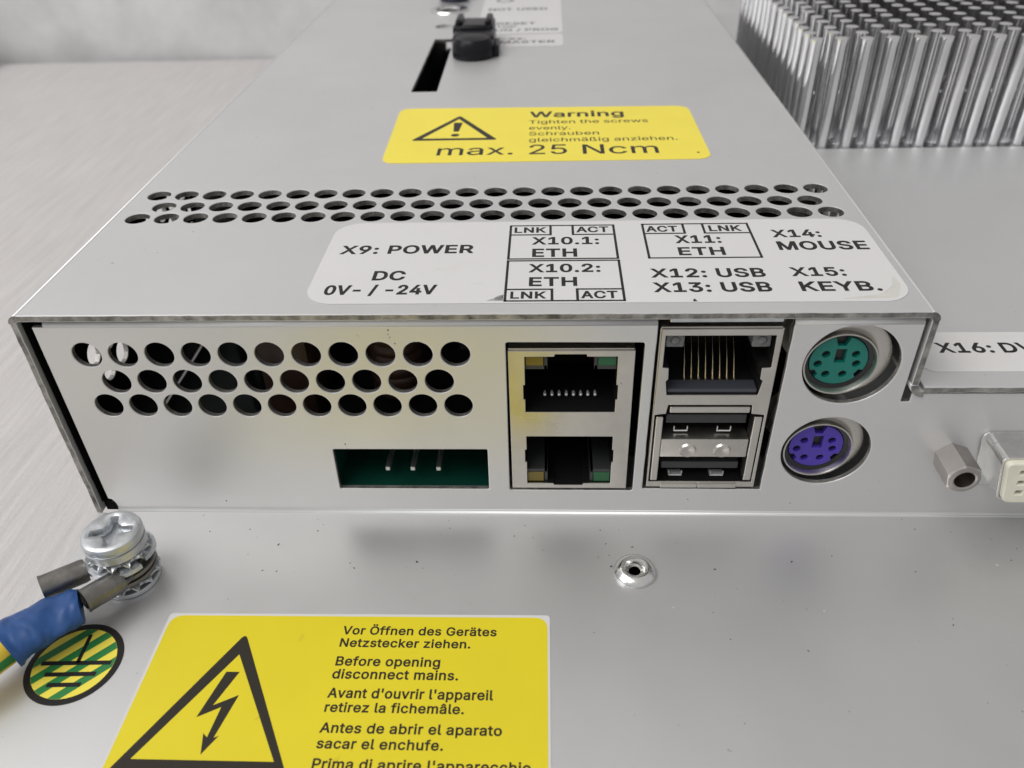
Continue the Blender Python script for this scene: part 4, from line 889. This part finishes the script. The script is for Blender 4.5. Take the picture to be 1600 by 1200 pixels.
minidin('mouse_socket', 115.75, 28.72, -1.25, 'teal', 'round teal mouse socket beside the stacked ports')
minidin('keyboard_socket', 115.35, 13.1, -0.95, 'violet', 'round violet keyboard socket below the teal one')

# --- power connector
bm = B()
cavity(bm, 40.5, 4.7, 65.2, 13.7, 0.95, 13)
pw = obj('power_socket', bm, 'pcb', pc, label='green power socket with three bare pins')
for k, x in enumerate((48.6, 52.6, 56.7)):
    bm = B()
    box(bm, (x - 0.4, 2.0, 7.0), (x + 0.4, 12.9, 7.85), 0, 0.18, 2)
    box(bm, (x + 0.9, 9.0, 8.6), (x + 1.7, 12.9, 9.5), 0, 0.2, 2)
    obj('pin', bm, 'dulltin', pw)

# --- video connector at the right edge
bm = B()
lathe(bm, [(2.6, 0.0), (2.6, 4.9), (2.25, 5.2)], (0, 0, 0), 'Y', 6, 0, False)
bmesh.ops.transform(bm, matrix=Matrix.Translation((133.7, -0.01, 12.3)) @ Matrix.Rotation(math.radians(20), 4, 'Y'), verts=bm.verts)
lathe(bm, [(2.27, 5.18), (1.7, 5.36), (1.45, 5.2), (1.4, 0.5), (0.1, 0.5)], (133.7, -0.01, 12.3), 'Y', 24, 0, False)
obj('hex_standoff', bm, 'warmsteel', pc, smooth=20)
bm = B()
dout = round_poly([(138.0, 16.2), (189, 16.2), (187.4, 7.9), (139.6, 7.9)][::-1], 1.3, 5)
din = round_poly([(138.4, 15.85), (188.6, 15.85), (187.1, 8.25), (139.9, 8.25)][::-1], 1.1, 5)
sheet(bm, dout, [din], 5.3, 0.1, at_y(0.5), 0)
fl = round_poly([(136.8, 17.2), (190.4, 17.2), (188.6, 6.9), (138.4, 6.9)][::-1], 1.6, 5)
sheet(bm, fl, [din], 0.45, 0.12, at_y(-0.02), 0)
vid = obj('video_port', bm, 'chrome', pc, label='wide video connector in a bright shell with cream contact block')
bm = B()
dins = round_poly([(138.45, 15.8), (188.5, 15.8), (187.05, 8.3), (139.95, 8.3)][::-1], 1.1, 5)
hh = []
for r, z in enumerate((14.1, 12.2, 10.3)):
    for k in range(22):
        x = 141.2 + 0.25 * r + k * 1.95
        hh.append(rrect(x - 0.5, z - 0.36, x + 0.5, z + 0.36, 0.12, 2))
sheet(bm, dins, hh, 5.5, 0.2, at_y(-0.2), 0)
box(bm, (139.6, -0.3, 8.6), (187.4, 1.0, 15.5), 1)
obj('contact_block', bm, ['cream', 'brass'], vid)

# ------------------------------------------------------------------ stickers
ST = 0.09
E_ = 0.006


def sticker(name, ol, zbase, mats, bev=0.03, label=None):
    bm = B()
    sheet(bm, ol, [], ST, bev, at_z(zbase), 0)
    return bm


# connector sticker
bm = B()
sheet(bm, rrect(40.05, 2.35, 123.2, 28.1, 4.2, 8), [], ST, 0.03, at_z(H + 0.005), 0)
mt = at_z(H + 0.005 + ST + E_)
for s, x0, x1, yb, cap in (
        ('X9: POWER', 42.33, 62.72, 17.17, 2.69), ('DC', 48.70, 53.43, 8.90, 2.71), ('0V- / -24V', 42.51, 58.41, 4.82, 2.62),
        ('LNK', 68.76, 73.74, 23.94, 1.88), ('ACT', 78.51, 83.57, 23.95, 1.95), ('X10.1:', 71.60, 81.89, 19.84, 2.45),
        ('ETH', 71.67, 78.42, 15.75, 2.60), ('X10.2:', 71.28, 81.64, 10.98, 2.45), ('ETH', 71.36, 78.17, 6.94, 2.5),
        ('LNK', 68.85, 73.78, 3.49, 1.87), ('ACT', 78.59, 83.62, 3.49, 1.95), ('ACT', 89.44, 94.36, 23.90, 2.0),
        ('LNK', 99.21, 104.20, 23.92, 2.0), ('X11:', 93.53, 100.45, 19.91, 2.55), ('ETH', 93.50, 100.40, 15.94, 2.52),
        ('X12: USB', 88.74, 104.84, 9.19, 2.56), ('X13: USB', 88.69, 104.84, 5.07, 2.60), ('X14:', 108.50, 115.88, 21.63, 2.50),
        ('MOUSE', 108.49, 121.72, 17.39, 2.75), ('X15:', 108.47, 116.04, 9.35, 2.5), ('KEYB.', 108.76, 119.63, 5.13, 2.58)):
    text(bm, s, x0, x1, yb, cap, mt, 1, 0.05)
LW = 0.38
mt2 = at_z(H + 0.005 + ST + 2 * E_)
frame(bm, [(68.15, 15.1), (84.4, 15.1), (84.4, 26.45), (68.15, 26.45)], LW, mt2)
frame(bm, [(68.15, 2.85), (84.45, 2.85), (84.45, 14.5), (68.15, 14.5)], LW, mt2)
frame(bm, [(89.0, 15.1), (105.4, 15.1), (105.4, 26.6), (89.0, 26.6)], LW, mt2)
for a, b, y, y2 in ((68.15, 74.45, 23.15, 26.45), (84.4, 77.95, 23.15, 26.45), (68.15, 74.6, 6.0, 2.85), (84.45, 78.1, 6.0, 2.85),
                    (89.0, 95.3, 23.25, 26.6), (105.4, 98.4, 23.25, 26.6)):
    mt3 = at_z(H + 0.005 + ST + 3 * E_)
    ln(bm, (a, y), (b, y), LW, mt3)
    ln(bm, (b, y), (b, y2), LW, at_z(H + 0.005 + ST + 4 * E_))
mt4 = at_z(H + 0.005 + ST + 0.5 * E_)
sheet(bm, [(65.6, 2.95), (67.9, 2.95), (67.9, 4.6), (67.2, 4.3), (66.6, 3.6)], [], 0, 0, mt4, 2)
sheet(bm, [(93.6, 2.5), (94.2, 2.5), (94.0, 3.1), (93.75, 3.2)], [], 0, 0, mt4, 1)
sheet(bm, round_poly([(113, 2.9), (121, 3.2), (122.6, 7.0), (122.2, 9.5), (121.3, 6.5), (119, 4.2)], 0.8, 4), [], 0, 0, mt4, 3)
sheet(bm, round_poly([(57.5, 12.0), (60.8, 12.5), (60.7, 12.62), (57.8, 12.3)], 0.05, 2), [], 0, 0, mt4, 3)
obj('connector_sticker', bm, ['white', 'ink', 'smear', 'stain'], pc, label='white sticker naming the connectors X9 to X15')

# small warning sticker
bm = B()
sheet(bm, round_poly([(42.4, 54.3), (104.7, 54.6), (104.3, 86.0), (41.4, 87.0)], 3.0, 5), [], ST, 0.03, at_z(H + 0.005), 0)
mt = at_z(H + 0.005 + ST + E_)
for s, x0, x1, yb, cap, bo in (
        ('Warning', 70.12, 90.12, 79.70, 3.72, 0.025), ('Tighten the screws', 70.05, 94.84, 75.58, 2.15, 0), ('evenly.', 70.13, 78.68, 71.93, 2.1, 0),
        ('Schrauben', 70.19, 84.33, 68.5, 2.1, 0), ('gleichmäßig anziehen.', 70.26, 99.57, 64.82, 2.13, 0), ('max.', 52.52, 67.28, 58.06, 5.05, 0),
        ('25', 70.39, 77.71, 58.02, 5.1, 0), ('Ncm', 80.71, 95.19, 57.87, 5.05, 0)):
    text(bm, s, x0, x1, yb, cap, mt, 1, bo + 0.012)
sheet(bm, round_poly([(46.4, 66.3), (64.0, 66.3), (55.1, 81.5)], 0.9, 4), [[(48.6, 67.5), (55.1, 79.3), (61.8, 67.5)]], 0, 0, mt, 1)
sheet(bm, round_poly([(54.6, 71.4), (55.7, 71.4), (56.1, 77.0), (54.2, 77.0)], 0.3, 3), [], 0, 0, mt, 1)
sheet(bm, circle(55.15, 69.3, 0.85, 20), [], 0, 0, mt, 1)
sheet(bm, circle(102.5, 57.9, 0.3, 10), [], 0, 0, mt, 1)
obj('warning_sticker', bm, ['yellowmatt', 'inkbrown'], pc, label='small yellow warning sticker about tightening the screws evenly')

# big hazard sticker on the base sheet
bm = B()
sheet(bm, round_poly([(20.1, -64), (74.5, -64), (74.3, -20.2), (20.0, -20.6)], 0.6, 3), [], ST, 0.03, at_z(0.005), 2)
sheet(bm, round_poly([(20.35, -63.5), (74.2, -63.5), (73.95, -20.65), (20.4, -21.0)], 1.9, 5), [], 0.012, 0.002, at_z(0.005 + ST), 0)
mt = at_z(0.005 + ST + 0.012 + E_)
for s, x0, x1, yb, cap in (
        ('Vor Öffnen des Gerätes', 45.50, 66.95, -23.84, 1.36), ('Netzstecker ziehen.', 45.51, 63.48, -25.85, 1.34), ('Before opening', 45.57, 59.65, -28.79, 1.40),
        ('disconnect mains.', 45.52, 62.25, -30.75, 1.40), ("Avant d'ouvrir l'appareil", 45.54, 67.00, -33.54, 1.40), ('retirez la fichemâle.', 45.59, 63.42, -35.53, 1.33),
        ('Antes de abrir el aparato', 45.62, 68.35, -38.34, 1.34), ('sacar el enchufe.', 45.68, 61.27, -40.38, 1.30),
        ("Prima di aprire l'apparecchio", 45.72, 72.02, -42.98, 1.32)):
    text(bm, s, x0, x1, yb, cap, mt, 1, 0.042)
sheet(bm, round_poly([(20.75, -44.3), (43.2, -44.3), (32.0, -23.9)], 1.0, 5), [[(23.3, -42.2), (32.1, -27.3), (41.0, -42.2)]], 0, 0, mt, 1)
sheet(bm, [(31.19, -30.0), (33.0, -30.0), (31.04, -34.9), (33.98, -33.37), (32.61, -39.3), (33.2, -39.0), (31.72, -41.5), (31.1, -38.7), (31.75, -39.25),
           (32.2, -35.14), (29.45, -36.62)][::-1], [], 0, 0, mt, 1)
obj('hazard_sticker', bm, ['yellow', 'inkbrown', 'white'], pc, label='large yellow high-voltage sticker with lightning triangle and disconnect instructions')

# round earth sticker
GC, GR = (9.9, -29.0), 6.35
bm = B()
sheet(bm, circle(*GC, GR, 56), [], 0.05, 0.02, at_z(0.005), 0)


def clip_disc(poly, c, r, n=48):
    cp = circle(*c, r, n)
    for i in range(n):
        a, b = cp[i], cp[(i + 1) % n]
        out = []
        for j in range(len(poly)):
            p, q = poly[j - 1], poly[j]
            dp = (b[0] - a[0]) * (p[1] - a[1]) - (b[1] - a[1]) * (p[0] - a[0])
            dq = (b[0] - a[0]) * (q[1] - a[1]) - (b[1] - a[1]) * (q[0] - a[0])
            if (dp >= 0) != (dq >= 0):
                t_ = dp / (dp - dq)
                out.append((p[0] + (q[0] - p[0]) * t_, p[1] + (q[1] - p[1]) * t_))
            if dq >= 0:
                out.append(q)
        poly = out
        if len(poly) < 3:
            return None
    return poly


sheet(bm, circle(*GC, 5.45, 48), [], 0, 0, at_z(0.005 + 0.05 + E_), 1)
wd = 1.22
for k in range(-6, 6):
    s0 = (2 * k + 0.45) * wd
    u, v = Vector((0.70, 0.714)), Vector((0.714, -0.70))
    c = Vector(GC)
    q = [c + u * -9 + v * s0, c + u * 9 + v * s0, c + u * 9 + v * (s0 + wd), c + u * -9 + v * (s0 + wd)]
    q = clip_disc([tuple(p) for p in q][::-1], GC, 5.43)
    if q:
        sheet(bm, q, [], 0, 0, at_z(0.005 + 0.05 + 2 * E_), 2)
mt = at_z(0.005 + 0.05 + 3 * E_)
ln(bm, (10.1, -24.7), (10.3, -28.7), 0.55, mt, 0)
for a, b in (((5.7, -29.15), (14.6, -28.85)), ((7.0, -30.85), (13.3, -30.6)), ((8.1, -32.4), (12.0, -32.25))):
    ln(bm, a, b, 0.66, mt, 0)
obj('earth_sticker', bm, ['ink', 'yellowmatt', 'inkgreen'], pc, label='round green and yellow striped earth sticker')

# sticker on the lower step
bm = B()
sheet(bm, rrect(127.9, 3.3, 200, 13.6, 1.6, 6), [], ST, 0.03, at_z(Z2 + 0.005), 0)
mt = at_z(Z2 + 0.005 + ST + E_)
text(bm, 'X16:', 131.62, 139.64, 8.05, 2.56, mt, 1, 0.05)
text(bm, 'DVI', 140.9, 147.4, 8.05, 2.56, mt, 1, 0.05)
obj('display_sticker', bm, ['white', 'ink'], pc, label='white sticker marked X16 on the lower step')

# stickers and controls at the back of the cover
bm = B()
sheet(bm, rrect(53.0, 153.9, 78.3, 226, 1.6, 5), [], ST, 0.03, at_z(H + 0.005), 0)
mt = at_z(H + 0.005 + ST + E_)
for s, x0, x1, yb, cap in (('NOT USED', 55.14, 73.77, 184.67, 3.2), ('MRESET', 55.35, 70.36, 165.17, 2.6), ('STOP', 56.79, 64.60, 161.2, 2.4),
                           ('RUN / PROG', 56.32, 77.03, 157.06, 2.6)):
    text(bm, s, x0, x1, yb, cap, mt, 1, 0.03)
sheet(bm, circle(59.8, 200.0, 2.9, 28), [circle(59.8, 200.0, 2.2, 28)], 0, 0, mt, 1)
obj('mode_sticker', bm, ['white', 'ink'], pc, label='white sticker listing the mode switch positions')
bm = B()
sheet(bm, rrect(50.5, 139.6, 78.3, 152.6, 1.6, 5), [], ST, 0.03, at_z(H + 0.005), 0)
for s, x0, x1, yb, cap in (('X2:', 62.95, 67.76, 146.8, 2.1), ('MASTER', 60.74, 75.92, 142.9, 2.5)):
    text(bm, s, x0, x1, yb, cap, mt, 1, 0.03)
obj('interface_sticker', bm, ['white', 'ink'], pc, label='small white sticker marked MASTER beside the black lever')

# black boxes added for darkness under the slot, then fittings in the holes
bm = B()
box(bm, (40, 97, 8), (50, 195, 24), 0)
box(bm, (38, 95, 8), (39.5, 196, 36), 0)
box(bm, (50.5, 95, 8), (52, 196, 36), 0)
obj('slot_blackout', bm, 'void', pc)  # added black floor and sides that make the slot look deep and unlit
bm = B()
lathe(bm, [(3.2, -0.9), (3.3, 0.1), (3.9, 0.5), (5.0, 0.62), (5.9, 0.5), (6.2, 0.05)], (42.4, 187.0, H), 'Z', 40, 0, False)
obj('switch_bushing', bm, 'chrome', pc, smooth=40)
bm = B()
lathe(bm, [(4.6, 0), (4.9, 0.6), (4.9, 4.6), (4.2, 5.4), (0.1, 5.6)], (42.6, 202.5, H), 'Z', 36)
for k in range(18):
    a = 2 * math.pi * k / 18
    box(bm, (42.6 + 4.9 * math.cos(a) - 0.3, 202.5 + 4.9 * math.sin(a) - 0.3, H + 0.6), (42.6 + 4.9 * math.cos(a) + 0.3, 202.5 + 4.9 * math.sin(a) + 0.3, H + 4.4), 0, 0.1, 1)
obj('selector_knob', bm, 'darkblue', pc, smooth=30)
bm = B()
lathe(bm, [(2.95, -0.4), (2.9, -0.5), (0.4, -1.2), (0.1, -1.2)], (43.2, 165.0, H), 'Z', 28, 0, False)
obj('dished_screw', bm, 'zincplate', pc, smooth=40)

# black lever / plug beside the slot
bm = B()
box(bm, (48.9, 130.3, H + 0.02), (59.9, 140.0, H + 5.0), 0, 0.8, 3)
lathe(bm, [(5.5, 0), (5.6, 0.6), (5.5, 3.6), (4.6, 4.8), (2.5, 5.3), (0.1, 5.4)], (54.4, 130.3, H + 0.02), 'Z', 36)
box(bm, (48.3, 138.6, H + 0.05), (59.4, 149.5, H + 5.6), 0, 0.7, 3)
for x in (48.9, 57.0):
    box(bm, (x, 140.2, H + 4.8), (x + 1.9, 149.0, H + 6.9), 0, 0.7, 3)
box(bm, (59.6, 129, H + 0.05), (61.2, 137, H + 3.0), 0, 0.5, 2)
box(bm, (50.6, 137.2, H + 3.8), (57.6, 141.0, H + 6.1), 0, 0.8, 3)
obj('eject_lever', bm, 'blackgloss', pc, smooth=35, label='glossy black plastic lever beside the slot')

# ------------------------------------------------------------------ rivet and earth screw
bm = B()
lathe(bm, [(3.05, 0.0), (3.15, 0.3), (3.0, 0.6), (2.2, 1.15), (1.95, 1.22), (1.6, 1.15), (1.4, 0.85), (1.25, 0.4), (0.85, 0.3), (0.75, -1.5), (0.1, -1.6)], (86.8, -12.2, 0.0), 'Z', 40, 0, True)
for v in bm.verts:
    v.co += Vector((noise.noise(v.co * 1.3), noise.noise(v.co * 1.3 + Vector((9, 0, 0))), 0)) * 0.09
obj('rivet', bm, 'chrome', pc, smooth=40)

SX, SY = 11.6, -14.2
bm = B()
lathe(bm, [(2.4, 0), (2.4, 7.2)], (SX, SY, 0), 'Z', 20)
lathe(bm, [(3.9, 7.0), (4.15, 7.2), (4.2, 8.5)], (SX, SY, 0), 'Z', 48)
cross = []
arm, half, inn = 2.75, 0.55, 0.95
for q in range(4):
    a = math.radians(q * 90 + 12)
    ca, sa = math.cos(a), math.sin(a)
    for x, y in ((inn, -inn * 0.98), (1.35, -half), (arm, -half * 0.75), (arm + 0.1, 0), (arm, half * 0.75), (1.35, half)):
        cross.append((SX + x * ca - y * sa, SY + x * sa + y * ca))
sheet(bm, circle(SX, SY, 4.2, 56), [cross], 1.9, 0.62, at_z(8.35), 0)
lathe(bm, [(2.9, 0.0), (0.2, -1.0)], (SX, SY, 8.56), 'Z', 20, 0, False)
screw = obj('earth_screw', bm, 'zincplate', pc, smooth=38, label='large cross-head earth screw with toothed washers')


def tooth_washer(z, r0, r1, n, tw, seed):
    rnd = random.Random(seed)
    bm = B()
    rows = []
    N = n * 4
    for layer in (0, 1):
        ring = []
        for k in range(N):
            a = 2 * math.pi * k / N + seed
            ph_ = k % 4
            out = r1 if ph_ in (1, 2) else r1 - 0.75
            dz = (tw if ph_ == 1 else -tw if ph_ == 2 else 0) * rnd.uniform(0.7, 1.25)
            zz = z + 0.5 * layer
            pts = []
            for r, d in ((r0, 0), (r1 - 1.0, 0), (out, dz)):
                pts.append(bm.verts.new((SX + r * math.cos(a), SY + r * math.sin(a), zz + d)))
            ring.append(pts)
        rows.append(ring)
    fs = []
    for k in range(N):
        k2 = (k + 1) % N
        for j in (0, 1):
            fs.append(bm.faces.new((rows[1][k][j], rows[1][k][j + 1], rows[1][k2][j + 1], rows[1][k2][j])))
            fs.append(bm.faces.new((rows[0][k][j], rows[0][k2][j], rows[0][k2][j + 1], rows[0][k][j + 1])))
        fs.append(bm.faces.new((rows[0][k][2], rows[0][k2][2], rows[1][k2][2], rows[1][k][2])))
        fs.append(bm.faces.new((rows[0][k][0], rows[1][k][0], rows[1][k2][0], rows[0][k2][0])))
    bmesh.ops.recalc_face_normals(bm, faces=fs)
    obj('washer', bm, 'zincplate', screw)


tooth_washer(6.2, 2.5, 4.45, 12, 0.45, 1)
tooth_washer(1.3, 2.5, 4.5, 12, 0.5, 2)
bm = B()
sheet(bm, circle(SX, SY, 4.25, 40), [circle(SX, SY, 2.5, 24)], 0.8, 0.15, at_z(0.05), 0)
obj('washer', bm, 'zincplate', screw)
bm = B()                                                   # split ring with a lifted end
ring = []
for k in range(41):
    a = math.radians(-20 + 350 * k / 40)
    z = 4.75 + 1.0 * max(0, (8 - k) / 8) + 0.35 * k / 40
    ring.append([bm.verts.new((SX + r * math.cos(a), SY + r * math.sin(a), z + dz)) for r, dz in ((2.6, 0), (4.9, 0), (4.9, 0.7), (2.6, 0.7))])
fs = []
for a, b in zip(ring, ring[1:]):
    for j in range(4):
        fs.append(bm.faces.new((a[j], a[(j + 1) % 4], b[(j + 1) % 4], b[j])))
fs += [bm.faces.new(ring[0]), bm.faces.new(ring[-1][::-1])]
bmesh.ops.recalc_face_normals(bm, faces=fs)
obj('washer', bm, 'zincplate', screw)

# fine dust and flakes lying on the sheets
rd = random.Random(3)
bm = B()
for k in range(70):
    q = rd.random()
    if q < 0.6:
        p = (rd.uniform(4, 150), -0.9 - abs(rd.gauss(0, 11)), 0.0)
    elif q < 0.8:
        p = (rd.gauss(86, 9), rd.gauss(-11, 5), 0.0)
    else:
        p = (rd.uniform(2, 123), rd.uniform(1, 30) if rd.random() < 0.5 else rd.uniform(42, 130), H)
        if 39 < p[0] < 124 and (1 < p[1] < 29 or 53 < p[1] < 88):
            continue
    if 19 < p[0] < 75 and p[1] < -19:
        continue
    r = rd.uniform(0.035, 0.12) * (1.5 if rd.random() < 0.12 else 1)
    t = B()
    bmesh.ops.create_icosphere(t, subdivisions=1, radius=r)
    for v in t.verts:
        v.co += Vector((rd.uniform(-.4, .4), rd.uniform(-.4, .4), rd.uniform(-.3, .3))) * r
        v.co.z = v.co.z * 0.45
    a = rd.uniform(0, 6.28)
    setmat(t.faces, 0 if rd.random() < 0.6 else 1)
    merge(bm, t, Matrix.Translation((p[0], p[1], p[2] + r * 0.2)) @ Matrix.Rotation(a, 4, 'Z') @ Matrix.Diagonal((rd.uniform(1, 2.2), 1, 1, 1)))
for x, z in ((52.2, 34.76), (52.1, 34.1), (52.3, 33.6), (43.2, 14.3), (21.9, 2.2), (96, 3.1), (112, 2.4), (52.9, 32.6)):
    t = B()
    bmesh.ops.create_icosphere(t, subdivisions=1, radius=rd.uniform(0.07, 0.16))
    merge(bm, t, Matrix.Translation((x, -0.02, z)) @ Matrix.Diagonal((1, 0.5, 1, 1)))
o = obj('dust', bm, ['rubber', 'white'], pc)
tag(o, kind='stuff')

# ------------------------------------------------------------------ heat sink
hx, hy = 131.9, 94.2
PX, PY = 5.53, 5.2
bm = B()
box(bm, (129.0, 91.6, 12), (214.6, 178.6, 24.1), 0, 0.2)
hs = obj('heat_sink', bm, 'alubase', pc, (171, 136, 24.0), label='cast aluminium heat sink with a field of round pins')


def pin_bm(c=(0, 0, 0), seg=20):
    bm = B()
    lathe(bm, [(1.6, 0), (1.22, 0.7), (1.25, 3), (1.27, 23.6), (1.42, 24.3), (1.40, 24.85), (1.2, 25.0), (0.2, 25.02)], c, 'Z', seg)
    return bm


cols, rows_ = 11, 9
proto = None
for j in range(rows_):
    for i in range(cols):
        loc = Vector((hx + i * PX, hy + j * PY, 24.0))
        if proto is None:
            bm = pin_bm(loc)
            lathe(bm, [(0.1, 0.45), (0.4, 0.3), (0.5, 0)], (loc.x + 1.15, loc.y - 0.5, loc.z + 13.5), 'X', 10)
            proto = obj('pin', bm, 'alu', hs, loc, smooth=40)
            o = proto
        else:
            o = proto.copy()
            COL.objects.link(o)
            o.parent = hs
            o.location = (loc - ORG[hs]) * S
        o.rotation_euler = (random.uniform(-0.014, 0.014), random.uniform(-0.014, 0.014), random.uniform(-0.5, 0.5))
bm = B()
for j in range(15):
    for i in range(15):
        if i >= cols or j >= rows_:
            merge(bm, pin_bm((hx + i * PX, hy + j * PY, 24.0), 12))
o = obj('pin', bm, 'alu', hs, smooth=40)
tag(o, kind='stuff')

# ------------------------------------------------------------------ earth cable held by the screw
cb = empty('earth_cable', (7.0, -22.0, 0.0),
           'earth cable with blue sleeve, yellow-green wire and two crimped lugs under the big screw', 'cable')


def lug(p0, p1, zr, r=1.75):
    """Ring terminal: flat ring about the screw, tongue and rolled barrel from p0 to p1."""
    bm = B()
    sheet(bm, circle(SX, SY, 4.4, 40), [circle(SX, SY, 2.6, 24)], 0.7, 0.15, at_z(zr), 0)
    p0, p1 = Vector(p0), Vector(p1)
    d = (p1 - p0).normalized()
    c = Vector((SX, SY, zr + 0.35))
    tube(bm, [c + (p0 - c) * 0.62, p0 - d * 0.3, p0 + d * 0.6], [(1.7, 0.4), (1.5, 0.5), (r * 0.9, r * 0.6)], 12)
    n = 24
    rings = []
    for s, rr in ((0, r * 0.93), (0.08, r), (0.92, r), (1.0, r * 1.05), (1.0, r * 0.72), (0.45, r * 0.7), (0.449, 0.05)):
        p = p0 + (p1 - p0) * s
        u = d.cross(Vector((0, 0, 1))).normalized()
        v = u.cross(d)
        rings.append([bm.verts.new(p + u * rr * math.cos(2 * math.pi * k / n) + v * rr * math.sin(2 * math.pi * k / n)) for k in range(n)])
    fs = [bm.faces.new(rings[0][::-1]), bm.faces.new(rings[-1])]
    for a, b in zip(rings, rings[1:]):
        fs += [bm.faces.new((a[k], a[(k + 1) % n], b[(k + 1) % n], b[k])) for k in range(n)]
    bmesh.ops.recalc_face_normals(bm, faces=fs)
    obj('ring_terminal', bm, 'crimp', cb, smooth=40)


lug((13.0, -18.0, 4.2), (9.6, -22.3, 4.6), 2.4)
lug((7.6, -16.9, 4.9), (2.9, -20.6, 5.2), 3.5)
bm = B()
path = spline([(9.6, -23.1, 4.5), (7.4, -24.4, 4.6), (5.1, -26.6, 4.7), (3.4, -28.7, 4.7), (2.5, -29.9, 4.6)], 10)
L = len(path)
rads = []
for i in range(L):
    t = i / (L - 1)
    rads.append((3.05 + 0.25 * t + 0.55 * math.sin(math.pi * min(0.62, t)) + 0.15 * math.sin(9 * t), 1.7 + 0.9 * t + 0.12 * math.sin(14 * t)))
tube(bm, path, rads, 40, 0, wob=0.5)
obj('sleeve', bm, 'blue', cb, smooth=50)
bm = B()
wp = spline([(3.4, -28.7, 4.4), (2.2, -30.4, 4.3), (0.4, -33.5, 4.3), (-2.2, -36.5, 3.0), (-7, -42, -4), (-16, -52, -18), (-30, -64, TZ + 2.1), (-60, -80, TZ + 2.1), (-120, -90, TZ + 2.1)], 8)
tube(bm, wp, 2.3, 20, 0)
for f in bm.faces:
    c = f.calc_center_median()
    k = min(range(len(wp)), key=lambda i: (wp[i] - c).length)
    if (c - wp[k]).dot(Vector((0.75, -0.65, 0.0))) > 2.1:
        f.material_index = 1
obj('wire', bm, ['wireyellow', 'wiregreen'], cb, smooth=50)
